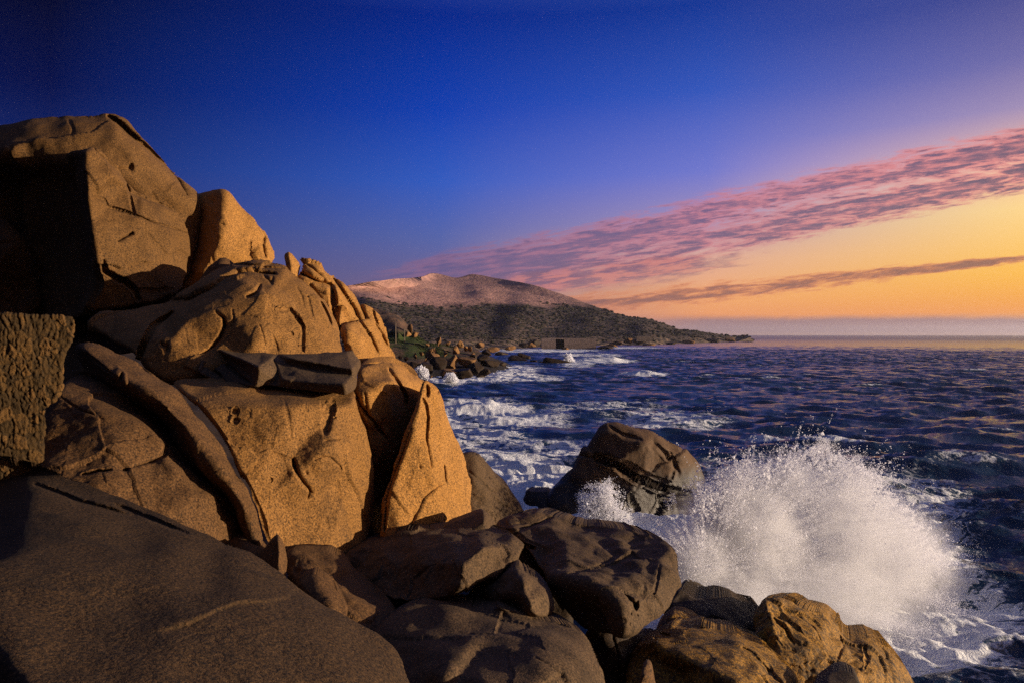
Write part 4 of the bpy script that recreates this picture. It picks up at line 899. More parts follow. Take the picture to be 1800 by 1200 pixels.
def world_verts(o):
    n = len(o.data.vertices); v = np.empty(n * 3, np.float32); o.data.vertices.foreach_get('co', v)
    return v.reshape(-1, 3) + np.array(o.location, np.float32)
_bm = bmesh.new(); bmesh.ops.create_icosphere(_bm, subdivisions=1, radius=1.0)
ICO_V = np.array([v.co[:] for v in _bm.verts]); ICO_F = np.array([[v.index for v in f.verts] for f in _bm.faces]); _bm.free()
def lumps(name, C, Rad, mat, squash=0.7, jitter=0.3):
    C = np.asarray(C); n = len(C)
    a = rng.uniform(0, 6.28, n); ca, sa = np.cos(a), np.sin(a)
    V = ICO_V[None] * (1 + rng.normal(0, jitter, (n, len(ICO_V), 1)))
    V = np.stack([V[..., 0] * ca[:, None] - V[..., 1] * sa[:, None], V[..., 0] * sa[:, None] + V[..., 1] * ca[:, None], V[..., 2] * squash], -1)
    V = V * np.asarray(Rad)[:, None, None] + C[:, None]
    F = ICO_F[None] + (np.arange(n) * len(ICO_V))[:, None, None]
    return mesh_obj(name, V.reshape(-1, 3), F.reshape(-1, 3), mat, smooth=False)
hv = world_verts(hill)
hv = hv[(hv[:, 1] < 800) & (hv[:, 2] > 2) & (hv[:, 2] < 52)]
dens = fbm(hv * 0.02 + 3, 4, 0.6)
zz = hv[:, 2] - (hv[:, 0] + 60) * 0.05
keep = np.nonzero((dens > 0.02 + 0.05 * (zz - 30)) & (rng.random(len(hv)) < 0.5))[0]
keep = rng.permutation(keep)[:3800]
tag(lumps('scrub', hv[keep], rng.uniform(0.5, 1.7, len(keep)) * hv[keep, 1] / 520, M['scrub'], 0.6), kind='stuff')

# rocky grass bank above the cove
def bank_mat():
    m, g = new_mat('bank earth')
    geo = g.node('ShaderNodeNewGeometry')
    P = S(g, geo.outputs['Position'])
    a = g.noise(P, 0.10, 5, 0.65, 0.4); b = g.noise(P, 0.5, 5, 0.7); c_ = g.noise(P, 1.8, 4, 0.7)
    c = g.mix(g.step(b, 0.42, 0.62), (0.12, 0.07, 0.045, 1), (0.045, 0.035, 0.028, 1))
    sp = g.node('ShaderNodeSeparateXYZ'); g.t.links.new(geo.outputs['Position'], sp.inputs[0])
    z = S(g, sp.outputs[2])
    c = g.mix(g.step(a, 0.42, 0.55) * g.step(z, 2.0, 3.2) * g.step(z, 8.5, 6.5), c, g.mix(c_, (0.018, 0.036, 0.010, 1), (0.05, 0.06, 0.018, 1)))
    c = g.mix(g.step(z, 2.4, 1.2), c, (0.03, 0.026, 0.025, 1))
    finish(g, principled(g, c, 0.95, 0.1, bump(g, b * 0.6 + c_ * 0.4, 1.0, 0.6)))
    return m
M['bank'] = bank_mat()
bank = relief('terrain',
    [(640, 540, 170), (690, 548, 170), (706, 556, 168), (718, 570, 166), (730, 582, 164), (738, 592, 162), (750, 600, 160), (772, 603, 158), (800, 610, 158), (835, 612, 160), (872, 626, 160), (905, 641, 158), (890, 654, 132), (860, 668, 108), (800, 676, 98), (745, 676, 98), (700, 664, 100), (640, 650, 104)],
    pts=[(720, 610, 138), (770, 625, 132), (820, 635, 130), (760, 650, 115), (820, 655, 112), (700, 580, 145), (726, 590, 150), (860, 645, 132)],
    ridges=[[(700, 604, 142), (740, 608, 145), (780, 612, 146)]],
    jit=1.6, blur=1.5, rnd=4, rd=2.5, amps=(2.0, 1.2, 0.5), freqs=(0.05, 0.16, 0.5), ridged=1.2, back=60, mat='bank', seed=41, step=1.2, down=8)
tag(bank, kind='structure')
bv_ = world_verts(bank)
f0 = (bv_[:, 2] > 3.0) & (bv_[:, 2] < 7.5) & (bv_[:, 0] > -26) & (bv_[:, 0] < -13) & (fbm(bv_ * 0.15 + 8, 3) > -0.05)
ks = rng.permutation(np.nonzero(f0)[0])[:900]
tag(lumps('grass', bv_[ks] + [0, -0.1, 0.05], rng.uniform(0.08, 0.26, len(ks)), M['grass'], 0.8, 0.4), kind='stuff')

# single rocks of the shore
def blob_rock(px, py, rx, ry, d, mat, label, group, seed, squash=1.0, name='shore_rock'):
    """faceted boulder centred in one direction at distance d; rx, ry its half size"""
    q = np.random.default_rng(seed)
    bm = bmesh.new(); bmesh.ops.create_icosphere(bm, subdivisions=4, radius=1.0)
    V = np.array([v.co[:] for v in bm.verts]); F = np.array([[v.index for v in f.verts] for f in bm.faces]); bm.free()
    for _ in range(15):
        n = q.normal(size=3); n /= np.linalg.norm(n); c = q.uniform(0.38, 0.8)
        s = V @ n; V = V - np.where(s > c, s - c, 0)[:, None] * n * 0.92
    V = V * (1 + 0.14 * fbm(V * 1.6 + seed, 4, 0.6)[:, None] + 0.07 * fbm(V * 5 + seed, 3)[:, None])
    V /= np.abs(V).max(0)
    w, h = rx / FPX * d, ry / FPX * d
    V = V * np.array([w, max(w, h) * squash, h]) + W(px, py, d)
    return tag(mesh_obj(name, V, F, mat), label, 'rock', group)
LIT = 'pale sunlit rock sticking out of the grassy bank above the cove'
DRK = 'dark wet rock piled at the waterline of the cove below the grassy bank'
LOW = 'low black reef rock awash in the white surf beyond the cove'
TOE = 'small brown rock at the foot of the far hill by the shore'
k = 0
for (px, py, rx, ry, d) in [(703, 627, 4, 4, 118), (713, 630, 5, 5, 118), (730, 626, 4, 7, 120), (748, 634, 3, 5, 112), (758, 615, 6, 5, 126), (763, 618, 4, 8, 124), (752, 606, 4, 3, 135), (788, 603, 5, 4, 140), (742, 622, 5, 4, 120),
                            (722, 578, 6, 9, 150), (730, 588, 6, 6, 148), (716, 588, 7, 5, 146), (809, 606, 6, 8, 142), (826, 612, 5, 6, 145), (818, 611, 4, 7, 143), (783, 622, 4, 5, 125), (832, 622, 4, 5, 140)]:
    blob_rock(px, py, rx, ry, d, M['rock_far'], LIT, 'pale rocks on the bank', 100 + k); k += 1
blob_rock(771, 599, 5, 10, 140, M['rock_far'], 'upright pale rock tooth standing against the hill behind the cove', None, 150)
blob_rock(801, 617, 7, 10, 124, M['rock_far'], 'pale oval boulder perched on top of the dark rock pile', None, 151)
blob_rock(818, 634, 20, 14, 118, M['rock_far'], 'big rounded cracked brown boulder in the dark rock pile', None, 152)
blob_rock(795, 636, 14, 13, 117, M['rock_far'], 'dim split boulder left of the big rounded cracked one', None, 153)
for (px, py, rx, ry, d) in [(770, 640, 16, 14, 112), (748, 648, 16, 12, 108), (730, 645, 14, 12, 108), (790, 655, 22, 11, 106), (815, 655, 20, 12, 106), (838, 650, 18, 14, 108), (852, 656, 12, 10, 106), (760, 628, 14, 10, 118), (845, 630, 16, 8, 130), (862, 640, 18, 8, 130), (880, 640, 14, 6, 140), (712, 642, 12, 10, 108), (845, 664, 8, 6, 104), (757, 662, 5, 3, 100), (790, 667, 4, 7, 99), (838, 668, 5, 4, 103), (856, 620, 10, 7, 150), (835, 628, 10, 6, 135)]:
    blob_rock(px, py, rx, ry, d, M['rock_far'] if k % 4 == 0 else M['rock_wet'] if ry > 3 else M['rock_far'], DRK, 'dark rocks of the cove', 200 + k); k += 1
blob_rock(979, 639, 27, 12, 162, M['rock_wet'], 'largest low black reef rock with a rounded hump in the surf', None, 300, 0.6)
blob_rock(908, 633, 26, 11, 178, M['rock_wet'], 'second largest black reef rock in the surf, nearer the grassy bank', None, 301, 0.6)
for (px, py, rx, ry, d) in [(921, 628, 12, 9, 190), (940, 636, 9, 6, 172), (888, 646, 13, 5, 146), (1012, 648, 16, 4, 145), (1033, 659, 14, 4, 120), (975, 666, 8, 3, 109), (1096, 659, 9, 4, 120), (1000, 645, 12, 4, 150), (870, 634, 14, 5, 178), (952, 640, 8, 5, 165)]:
    blob_rock(px, py, rx, ry, d, M['rock_wet'], LOW, 'reef rocks', 310 + k, 0.6); k += 1
for (px, py, rx, ry, d) in [(942, 601, 8, 8, 380), (932, 606, 10, 6, 350), (955, 607, 10, 4, 360), (918, 607, 10, 5, 320), (970, 609, 10, 3, 350), (1000, 610, 12, 4, 340), (1060, 611, 20, 4, 330), (1075, 608, 12, 4, 380), (995, 614, 8, 4, 310), (1180, 603, 10, 4, 480), (1140, 606, 12, 3, 430), (1210, 600, 12, 5, 540), (1255, 599, 12, 4, 600), (1285, 597, 12, 5, 660), (1306, 594, 7, 6, 730), (1315, 597, 9, 4, 700), (1105, 600, 10, 6, 450), (1085, 604, 14, 5, 410), (1125, 601, 12, 6, 450), (895, 611, 12, 5, 290), (868, 614, 16, 6, 260), (880, 622, 14, 5, 230), (845, 607, 10, 6, 270)]:
    blob_rock(px, py, rx, ry, d, M['rock_far'] if k % 3 else M['rock_wet'], TOE, 'shore rocks below the far hill', 400 + k); k += 1

# poles on the bank
def flat_mat(name, c, rough=0.9):
    m, g = new_mat(name)
    geo = g.node('ShaderNodeNewGeometry')
    n = g.noise(S(g, geo.outputs['Position']), 1.2, 5, 0.7)
    finish(g, principled(g, g.mix(g.step(n, 0.4, 0.65), c, tuple(x * 0.6 for x in c[:3]) + (1,)), rough, 0.2))
    return m
M['wood'] = flat_mat('weathered wood', (0.20, 0.15, 0.11, 1))
M['masonry'] = flat_mat('road masonry', (0.55, 0.40, 0.31, 1))
M['pale_wall'] = flat_mat('pale road wall', (0.50, 0.38, 0.28, 1))
M['dark'] = flat_mat('dark opening', (0.012, 0.011, 0.012, 1))
def pole(px, y0, y1, d, label):
    p0, p1 = W(px, y1 + 4, d), W(px, y0, d)
    V, F = [], []; n = 8; L = 5
    for i in range(L + 1):
        t = i / L; c = p0 * (1 - t) + p1 * t; r = 0.11 - 0.035 * t
        V += [c + r * np.array([math.cos(a), math.sin(a), 0]) for a in np.arange(n) * 6.283 / n]
    for i in range(L):
        F += [[i * n + j, i * n + (j + 1) % n, (i + 1) * n + (j + 1) % n, (i + 1) * n + j] for j in range(n)]
    V.append(p1 + [0, 0, 0.05]); T = [[L * n + j, L * n + (j + 1) % n, len(V) - 1] for j in range(n)]
    return tag(mesh_obj('utility_pole', np.array(V), [np.array(F), np.array(T)], M['wood']), label, 'pole')
pole(695.5, 567, 600, 128, 'taller thin wooden pole on the green bank behind the headland')
pole(711, 577, 600, 140, 'shorter thin wooden pole on the green bank, to seaward of the taller one')

def boxes(name, lst, mat, parent=None):
    V, F = [], []
    for (x0, y0, z0, x1, y1, z1) in lst:
        s = len(V)
        V += [(x0, y0, z0), (x1, y0, z0), (x1, y1, z0), (x0, y1, z0), (x0, y0, z1), (x1, y0, z1), (x1, y1, z1), (x0, y1, z1)]
        F += [[s, s + 1, s + 5, s + 4], [s + 1, s + 2, s + 6, s + 5], [s + 2, s + 3, s + 7, s + 6], [s + 3, s, s + 4, s + 7], [s + 4, s + 5, s + 6, s + 7], [s + 3, s + 2, s + 1, s]]
    return mesh_obj(name, np.array(V, float), np.array(F), mat, smooth=False, parent=parent)
D_ = 328.0
def wx(px): return (px - CX) / FPX * D_
def wz(py): return EYE - (py - HZ) / FPX * D_
rw = boxes('retaining_wall', [(wx(952), D_, wz(614), wx(977), D_ + 3, wz(594.2)), (wx(992), D_ + 0.05, wz(614), wx(1048), D_ + 3.05, wz(594.4)), (wx(977), D_ + 0.02, wz(596.3), wx(992), D_ + 3, wz(594.3))], M['masonry'])
tag(rw, 'long grey brown road retaining wall with a dark opening at the far shore', 'wall')
boxes('opening', [(wx(976.5), D_ + 2.2, wz(614), wx(992.5), D_ + 2.9, wz(596))], M['dark'], rw)  # near-black back panel; the shade inside the opening put into its colour
D_ = 392.0
tag(boxes('parapet', [(wx(1119), D_, wz(600), wx(1147), D_ + 1, wz(591.5))], M['pale_wall']), 'short pale road parapet lit by the sun near the far point', 'wall')
D_ = 262.0
tag(boxes('parapet', [(wx(786), D_, wz(600), wx(850), D_ + 0.6, wz(596.6))], M['masonry']), 'thin dim road parapet running behind the upright pale rock tooth', 'wall')
# ------------------------------------------------------------------ sea
def sea():
    a_in = np.arange(-40.5, 40.5, 0.085)
    a_out = np.geomspace(40.6, 88, 45)
    A = np.radians(np.concatenate([-a_out[::-1], a_in, a_out]))
    r = [9.0]
    while r[-1] < 7000:
        q = r[-1]
        if q < 330: s = min(max(0.045, q * q / 5200), 0.42)
        else: s = 0.42 + (q - 330) * 0.012
        r.append(q + s)
    r = np.array(r)
    Rg, Ag = np.meshgrid(r, A, indexing='ij')
    X = Rg * np.sin(Ag); Y = Rg * np.cos(Ag)
    ds = np.gradient(r)[:, None] + 0 * Ag
    q = np.random.default_rng(12)
    n = 64
    lam = np.geomspace(0.55, 11, n)
    ang = np.radians(-97 + q.normal(0, 24, n))       # swell rolls in towards the viewer's coast
    amp = 0.0185 * lam ** 0.66 * q.uniform(0.6, 1.3, n)
    ph = q.uniform(0, 6.28, n)
    Hh = np.zeros(X.shape, np.float32); DX = np.zeros_like(Hh); DY = np.zeros_like(Hh)
    X32, Y32 = X.astype(np.float32), Y.astype(np.float32)
    gust = (0.75 + 0.5 * fbm(np.stack([X32.ravel() / 40, Y32.ravel() / 40, 0 * X32.ravel()], -1), 2)).reshape(X.shape).astype(np.float32)
    for L, an, am, p in zip(lam, ang, amp, ph):
        k = 2 * math.pi / L
        cx, cy = math.cos(an), math.sin(an)
        th = (k * (X32 * cx + Y32 * cy) + p).astype(np.float32)
        fade = np.clip((L / ds - 2.0) / 2.0, 0, 1).astype(np.float32)
        if not fade.any(): continue
        w = am * fade * gust
        s = np.sin(th)
        Hh += w * (s + 0.25 * np.cos(2 * th)); 
        c = np.cos(th); DX -= 0.85 * w * c * cx * -1; DY -= 0.85 * w * c * cy * -1
    chop = fbm(np.stack([X32.ravel() / 3.4 + 0.8 * Hh.ravel(), Y32.ravel() / 1.25, 0 * X32.ravel() + 1], -1), 3, 0.45, True).reshape(X.shape)
    chop2 = fbm(np.stack([X32.ravel() / 1.1, Y32.ravel() / 0.45, 0 * X32.ravel() + 8], -1), 2, 0.5, True).reshape(X.shape)
    chop3 = fbm(np.stack([X32.ravel() / 11 + 0.5 * Hh.ravel(), Y32.ravel() / 4.2, 0 * X32.ravel() + 4], -1), 3, 0.5, True).reshape(X.shape)
    Hh += (0.21 * chop3 * np.clip(3 - 3 * ds / 2.6, 0, 1) + 0.15 * chop * gust * np.clip(3 - 3 * ds / 0.6, 0, 1) + 0.055 * chop2 * np.clip(3 - 3 * ds / 0.3, 0, 1)).astype(np.float32)
    Hh *= np.interp(Rg, [60, 250, 900], [1.0, 0.75, 0.5]).astype(np.float32)
    # shelter: calmer right at the rocks
    Z = Hh * 1.0
    # foam amount: surf zones on the water, each a patch at its own place
    py = HZ + FPX * EYE / np.maximum(Y, 1); px = CX + FPX * X / np.maximum(Y, 1)
    zones = [(848, 722, 80, 17, 1.0), (900, 742, 110, 16, .62), (815, 770, 60, 30, .5), (960, 782, 80, 10, .55), (930, 862, 85, 48, 1.15), (885, 815, 60, 34, .62), (870, 770, 60, 20, .5),
             (1170, 745, 120, 20, .5), (1070, 720, 120, 12, .42), (985, 800, 60, 22, .5), (800, 745, 40, 20, .6),
             (780, 668, 60, 9, 1.0), (875, 664, 75, 9, 1.05), (940, 668, 60, 5, .6), (905, 650, 50, 6, .8), (1060, 636, 52, 4.5, 1.15), (1015, 640, 30, 7, .9), (950, 617, 95, 2.8, 1.0), (1040, 625, 60, 3, .6), (1132, 659, 42, 4.0, .95), (1110, 612, 60, 2, .5),
             (1390, 1010, 290, 170, 1.1), (1130, 955, 150, 70, 1.1), (1600, 1110, 190, 80, .8), (1730, 1180, 120, 50, .35), (1350, 776, 45, 5, .6), (1560, 900, 160, 70, .55), (1220, 900, 120, 50, .6), (1050, 900, 70, 40, .7), (1660, 1030, 90, 60, .5)]
    foam = np.zeros(X.shape, np.float32)
    for (cx_, cy_, rx, ry, s) in zones:
        d = ((px - cx_) / rx) ** 2 + ((py - cy_) / ry) ** 2
        foam = np.maximum(foam, (1.1 * s * np.exp(-d * d * 0.7)).astype(np.float32))
    # raised breaker in the surf
    for (x0, x1, yc, w, hgt) in [(1000, 1105, 637, 2.6, 1.1), (1095, 1170, 659.5, 1.8, 0.5), (800, 900, 667, 3, 0.5), (800, 880, 718, 6, 0.45)]:
        e = np.clip(np.minimum(px - x0, x1 - px) / 25, 0, 1)
        Z = Z + hgt * e * np.exp(-((py - yc) / w) ** 2)
    crest = np.clip((Hh - 0.22) * 2.6, 0, 0.66) * (Y > 20)
    wcn = fbm(np.stack([X32.ravel() / 9, Y32.ravel() / 9, 0 * X32.ravel() + 2], -1), 3).reshape(X.shape)
    foam = np.clip(np.maximum(foam, crest * np.clip(wcn * 2.2, 0, 1)), 0, 1.2)
    lump = fbm(np.stack([X32.ravel() / 0.8, Y32.ravel() / 0.8, 0 * X32.ravel() + 6], -1), 3).reshape(X.shape)
    Z = Z + np.where(Y < 140, foam * lump * 0.16, 0)
    Vx = X + DX; Vy = Y + DY
    ids = np.arange(X.size).reshape(X.shape)
    F = np.stack([ids[:-1, :-1], ids[:-1, 1:], ids[1:, 1:], ids[1:, :-1]], -1).reshape(-1, 4)
    m, g = new_mat('sea water')
    geo = g.node('ShaderNodeNewGeometry')
    P = S(g, geo.outputs['Position'])
    cd = g.node('ShaderNodeVectorMath', operation='LENGTH'); g.t.links.new(geo.outputs['Position'], cd.inputs[0])
    at = g.node('ShaderNodeAttribute'); at.attribute_name = 'foam'
    fo = S(g, at.outputs['Fac'])
    rip = g.noise(g.scale(P, (1.0, 2.0, 1.0)), 2.4, 5, 0.66, 0.3)
    rip2 = g.noise(g.scale(P, (1.0, 2.2, 1.0)), 0.7, 6, 0.7, 0.2)
    nrm = bump(g, rip * 0.10 + rip2 * 0.16, 1.0, 0.7)
    far = g.lin(S(g, cd.outputs['Value']), 40.0, 400.0, 1.0, 0.4) + g.lin(S(g, cd.outputs['Value']), 500.0, 2500.0, 0.0, 0.9)
    g.plug(nrm.k.node.inputs['Strength'], far)
    warp = g.noise(P, 0.9, 3, 0.6)
    wp = g.node('ShaderNodeVectorMath', operation='ADD'); g.plug(wp.inputs[0], P)
    g.plug(wp.inputs[1], g.vec(warp * 1.3, warp * -1.1, 0.0))
    web = g.noise(g.scale(S(g, wp.outputs[0]), (0.75, 1.35, 1.0)), 1.15, 6, 0.66, 0.7)
    rid = 1.0 - g.math('ABSOLUTE', web - 0.5) * 7.0
    fine = g.noise(P, 7.0, 4, 0.7)
    mask = fo * 1.55 + g.math('MAXIMUM', rid, -0.5) * 0.72 + (fine - 0.5) * 0.8 + (web - 0.5) * 1.3 + (rip2 - 0.5) * 0.9
    mask = g.step(mask, 0.98, 1.42) * g.step(fo, 0.03, 0.22)
    base = g.mix(g.step(fo, 0.2, 0.9), (0.012, 0.032, 0.068, 1), (0.04, 0.09, 0.115, 1))
    water = principled(g, base, g.lin(S(g, cd.outputs['Value']), 60.0, 1200.0, 0.08, 0.32), 0.5, nrm, IOR=1.33)
    fnrm = bump(g, fine * 0.5 + web * 0.7, 0.9, 0.35)
    white = principled(g, g.mix(fine, (0.82, 0.84, 0.87, 1), (0.95, 0.955, 0.96, 1)), 0.9, 0.1, fnrm)
    mx = g.node('ShaderNodeMixShader'); g.plug(mx.inputs[0], mask)
    g.t.links.new(water, mx.inputs[1]); g.t.links.new(white, mx.inputs[2])
    finish(g, mx.outputs[0])
    o = mesh_obj('sea', np.stack([Vx, Vy, Z], -1).reshape(-1, 3), F, m, origin=(0, 0, 0))
    at_ = o.data.attributes.new('foam', 'FLOAT', 'POINT'); at_.data.foreach_set('value', foam.ravel().astype(np.float32))
    tag(o, kind='structure')
    print('sea verts', X.size)
sea()
# ------------------------------------------------------------------ spray: clouds of real droplets
def spray_mat():
    m, g = new_mat('white water droplets')
    d = g.node('ShaderNodeBsdfDiffuse'); d.inputs[0].default_value = (0.94, 0.94, 0.98, 1)
    t = g.node('ShaderNodeBsdfTranslucent'); t.inputs[0].default_value = (0.94, 0.94, 0.98, 1)
    x = g.node('ShaderNodeMixShader'); x.inputs[0].default_value = 0.5
    g.t.links.new(d.outputs[0], x.inputs[1]); g.t.links.new(t.outputs[0], x.inputs[2])
    finish(g, x.outputs[0])
    return m
M['spray'] = spray_mat()
TET = np.array([(1, 1, 1), (1, -1, -1), (-1, 1, -1), (-1, -1, 1)]) / math.sqrt(3)
TF = np.array([(0, 1, 2), (0, 3, 1), (0, 2, 3), (1, 3, 2)])
def droplets(name, C, rad, label):
    n = len(C)
    q = rng.normal(size=(n, 4)); q /= np.linalg.norm(q, axis=1, keepdims=True)
    w, x, y, z = q.T
    Rm = np.stack([1 - 2 * (y * y + z * z), 2 * (x * y - z * w), 2 * (x * z + y * w), 2 * (x * y + z * w), 1 - 2 * (x * x + z * z), 2 * (y * z - x * w), 2 * (x * z - y * w), 2 * (y * z + x * w), 1 - 2 * (x * x + y * y)], -1).reshape(n, 3, 3)
    V = np.einsum('nij,kj->nki', Rm, TET) * (rad[:, None, None] * 1.4) + C[:, None]
    F = TF[None] + (np.arange(n) * 4)[:, None, None]
    o = mesh_obj(name, V.reshape(-1, 3), F.reshape(-1, 3), M['spray'], smooth=False)
    return tag(o, label, 'spray', kind='stuff')
def fan(poly, N, soft_in, soft_out, origin, streak=1.0, rag=0.0):
    """sample directions inside an outline, thinning to its edges, streaked away from the point of impact"""
    P = np.array(poly, float); lo, hi = P.min(0) - soft_out, P.max(0) + soft_out
    got = []
    tot = 0
    while tot < N:
        x = rng.uniform(lo[0], hi[0], 400000); y = rng.uniform(lo[1], hi[1], 400000)
        dd, _, _ = seg_dist(x, y, P, True); dd = np.where(inside(x, y, P), dd, -dd) + rag * fbm(np.stack([x / 46, y / 46, 0 * x + 11], -1), 4, 0.6)
        e = np.clip((dd + soft_out) / (soft_in + soft_out), 0, 1); e = e * e * (3 - 2 * e)
        an = np.arctan2(y - origin[1], x - origin[0]); rr = np.hypot(x - origin[0], y - origin[1])
        s = fbm(np.stack([an * 11, rr / 240, 0 * an], -1), 4, 0.6)
        c = fbm(np.stack([x / 60, y / 45, 0 * x + 3], -1), 5, 0.62)
        fall = np.interp(x, [1380, 1640], [1.0, 0.4])
        p = fall * e * np.clip(0.55 + streak * s * 1.3 + c * 1.7, 0.02, 1.4) / 1.4
        k = rng.random(len(x)) < p
        got.append(np.stack([x[k], y[k]], -1)); tot += k.sum()
    return np.concatenate(got)[:N]
def place(xy, d0, sd, lift=0.15):
    n = len(xy)
    d = d0 + rng.normal(0, sd, n) if np.isscalar(d0) else d0 + rng.normal(0, sd, n)
    lim = FPX * (EYE - lift) / np.maximum(xy[:, 1] - HZ, 1)
    return W(xy[:, 0], xy[:, 1], np.minimum(d, lim - np.abs(rng.normal(0, 0.25, n))))

core = [(1150, 950), (1190, 900), (1215, 862), (1262, 838), (1300, 800), (1350, 812), (1395, 792), (1440, 786), (1500, 812), (1540, 832), (1572, 872), (1610, 912), (1640, 965), (1668, 1010), (1672, 1060), (1630, 1095), (1560, 1110), (1480, 1110), (1340, 1075), (1230, 1050), (1180, 1010)]
xy = fan(core, 220000, 60, 18, (1240, 1010), 1.1, 85)
def slant(px): return np.interp(px, [1130, 1680], [14.6, 19.4])     # the burst runs obliquely out to sea
C = place(xy, slant(xy[:, 0]), 0.8)
rad = np.exp(rng.normal(math.log(0.0056), 0.35, len(C)))
# a finer skirt of mist drifting off to the right
mist = fan([(1380, 850), (1500, 820), (1600, 880), (1680, 960), (1720, 1040), (1690, 1110), (1560, 1150), (1420, 1110), (1330, 1060)], 70000, 120, 45, (1240, 1010), 1.0, 70)
C2 = place(mist, slant(mist[:, 0]), 0.9); rad2 = np.exp(rng.normal(math.log(0.0055), 0.25, len(C2)))
# fingers thrown up along the crest
Fx, Fr = [], []
for i in range(900):
    t = rng.uniform(0, 1)
    k = int(rng.integers(2, 13)); a = np.array(core[k]); b = np.array(core[k + 1]); p = a + (b - a) * t
    v = p - np.array([1270, 1010]); v = v / np.linalg.norm(v); v = v + rng.normal(0, 0.35, 2); v[1] -= 0.25
    L = abs(rng.normal(0, 24)) + 6 + (rng.uniform(20, 55) if rng.random() < 0.09 else 0); m = int(rng.integers(10, 46))
    s = rng.random(m) ** 1.3
    start = p - v * rng.uniform(5, 55)
    q = start + v * L * s[:, None] + rng.normal(0, 1.6, (m, 2)) * (0.5 + s[:, None]) + np.stack([0 * s, 6 * s * s], -1)
    Fx.append(q); Fr.append(np.exp(rng.normal(math.log(0.0125), 0.45, m)) * (1.25 - 0.7 * s))
Fx = np.concatenate(Fx); C3 = place(Fx, slant(Fx[:, 0]), 0.6); rad3 = np.concatenate(Fr)
# heavy clots inside the mass
cl = fan(core, 9000, 60, 0, (1240, 1010), 1.2); C4 = place(cl, slant(cl[:, 0]), 0.7); rad4 = np.exp(rng.normal(math.log(0.014), 0.35, len(C4)))
droplets('spray', np.concatenate([C, C2, C3, C4]), np.concatenate([rad, rad2, rad3, rad4]), 'big white burst of spray from the wave breaking on the rocks')

xy = fan([(1012, 905), (1018, 870), (1040, 850), (1072, 842), (1095, 862), (1100, 890), (1120, 925), (1090, 945), (1030, 940)], 26000, 26, 8, (1075, 950), 0.6, 14)
droplets('spray', place(xy, 24.2, 0.25), np.exp(rng.normal(math.log(0.010), 0.4, len(xy))), 'small fan of spray climbing the dark foot of the domed rock')
xy = fan([(730, 648), (740, 642), (752, 650), (756, 668), (735, 668)], 5000, 5, 2, (735, 670), 1.0)
droplets('spray', place(xy, 96.0, 0.6), np.exp(rng.normal(math.log(0.05), 0.4, len(xy))), 'white spray bursting in the corner of the cove behind the headland')
xy = fan([(778, 668), (785, 656), (797, 655), (806, 668), (795, 675)], 3500, 5, 2, (790, 676), 1.0)
droplets('spray', place(xy, 96.0, 0.6), np.exp(rng.normal(math.log(0.045), 0.4, len(xy))), 'white spray round the little rock in front of the dark rock pile')
xy = fan([(990, 636), (995, 622), (1003, 622), (1010, 636)], 2500, 4, 2, (1000, 640), 1.0)
droplets('spray', place(xy, 165.0, 1.0), np.exp(rng.normal(math.log(0.08), 0.4, len(xy))), 'puff of spray behind the largest black reef rock')

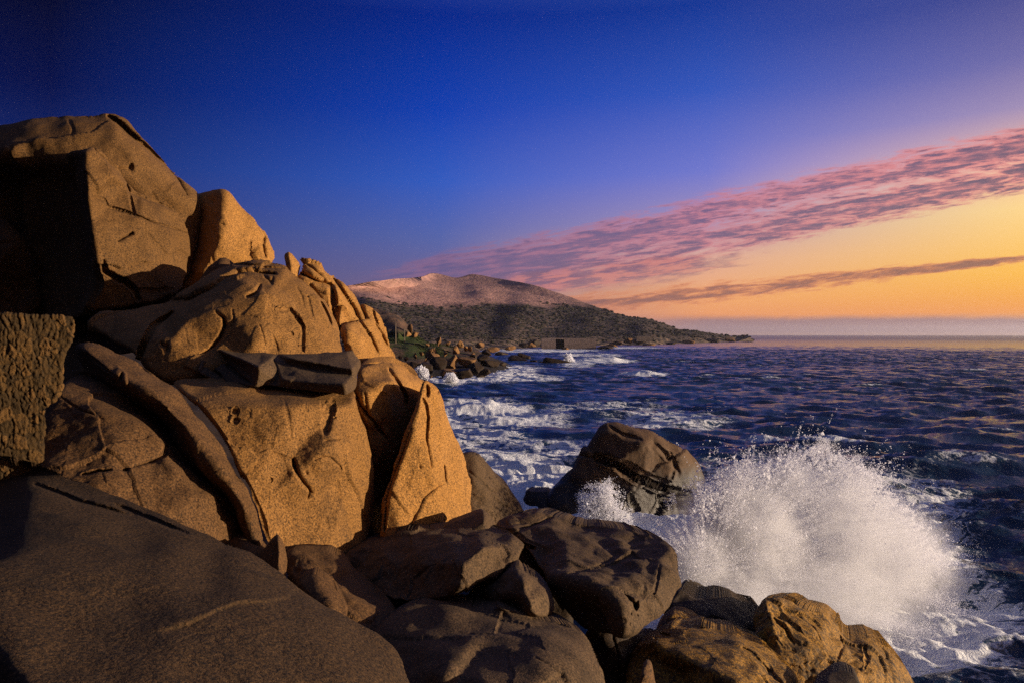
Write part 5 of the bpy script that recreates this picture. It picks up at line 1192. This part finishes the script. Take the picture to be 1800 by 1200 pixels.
# the fine mist of the burst: a cloud of real density round the droplets
def mist(name, label, balls, dens, nscale, seed):
    """balls: (px, py, distance, radius across, radius up, radius in depth) in metres"""
    m, g = new_mat(name + ' mist')
    geo = g.node('ShaderNodeNewGeometry'); P = S(g, geo.outputs['Position'])
    field = None
    lo, hi = np.full(3, 1e9), np.full(3, -1e9)
    nz = g.noise(g.scale(P, (1.0, 0.7, 1.0)), nscale, 5, 0.62, 0.6)
    n2_ = g.noise(P, nscale * 3.2, 4, 0.65, 0.3)
    for (px, py, d, rx, rz, ry, wt_) in balls:
        c = W(px, py, d)
        lo = np.minimum(lo, c - [rx, ry, rz]); hi = np.maximum(hi, c + [rx, ry, rz])
        vm = g.node('ShaderNodeVectorMath', operation='SUBTRACT'); g.plug(vm.inputs[0], P); vm.inputs[1].default_value = c.tolist()
        v2 = g.node('ShaderNodeVectorMath', operation='DIVIDE'); g.t.links.new(vm.outputs[0], v2.inputs[0]); v2.inputs[1].default_value = (rx, ry, rz)
        ln = g.node('ShaderNodeVectorMath', operation='LENGTH'); g.t.links.new(v2.outputs[0], ln.inputs[0])
        f = g.step(S(g, ln.outputs['Value']) + (nz - 0.5) * 0.9 + (n2_ - 0.5) * 0.35, 1.0, 0.35) * wt_
        field = f if field is None else g.math('MAXIMUM', field, f)
    bil = g.step(nz * 0.75 + n2_ * 0.5, 0.48, 0.76)
    den = field * (0.12 + bil * 1.7) * dens
    pv = g.node('ShaderNodeVolumePrincipled')
    pv.inputs['Color'].default_value = (0.96, 0.96, 0.99, 1)
    pv.inputs['Anisotropy'].default_value = 0.15
    g.plug(pv.inputs['Density'], den)
    o = g.node('ShaderNodeOutputMaterial'); g.t.links.new(pv.outputs[0], o.inputs['Volume'])
    lo[2] = max(lo[2], -0.6)
    tag(boxes(name, [(*lo, *hi)], m), label, 'spray', kind='stuff')
mist('spray', 'soft white mist of the wave bursting over the rocks',
     [(1430, 945, 17.2, 2.9, 2.4, 1.5, 0.7), (1300, 950, 16.0, 1.8, 2.0, 1.2, 1.3), (1560, 985, 18.0, 2.1, 1.9, 1.4, 0.55), (1440, 1055, 16.0, 2.9, 1.3, 1.2, 0.5), (1215, 980, 15.2, 1.2, 1.0, 1.0, 1.3), (1310, 1040, 15.2, 1.6, 0.9, 1.0, 0.8), (1385, 850, 16.8, 0.9, 0.9, 0.9, 0.9)], 1.75, 1.0, 1)
# ------------------------------------------------------------------ evening haze over the coast
hm, g = new_mat('haze')
pv = g.node('ShaderNodeVolumePrincipled')
pv.inputs['Color'].default_value = (0.80, 0.80, 0.92, 1)
pv.inputs['Density'].default_value = 0.00008
pv.inputs['Anisotropy'].default_value = 0.5
ho = g.node('ShaderNodeOutputMaterial')
g.t.links.new(pv.outputs[0], ho.inputs['Volume'])
tag(boxes('haze', [(-7400, -7400, -12, 7400, 7400, 88)], hm), kind='stuff')
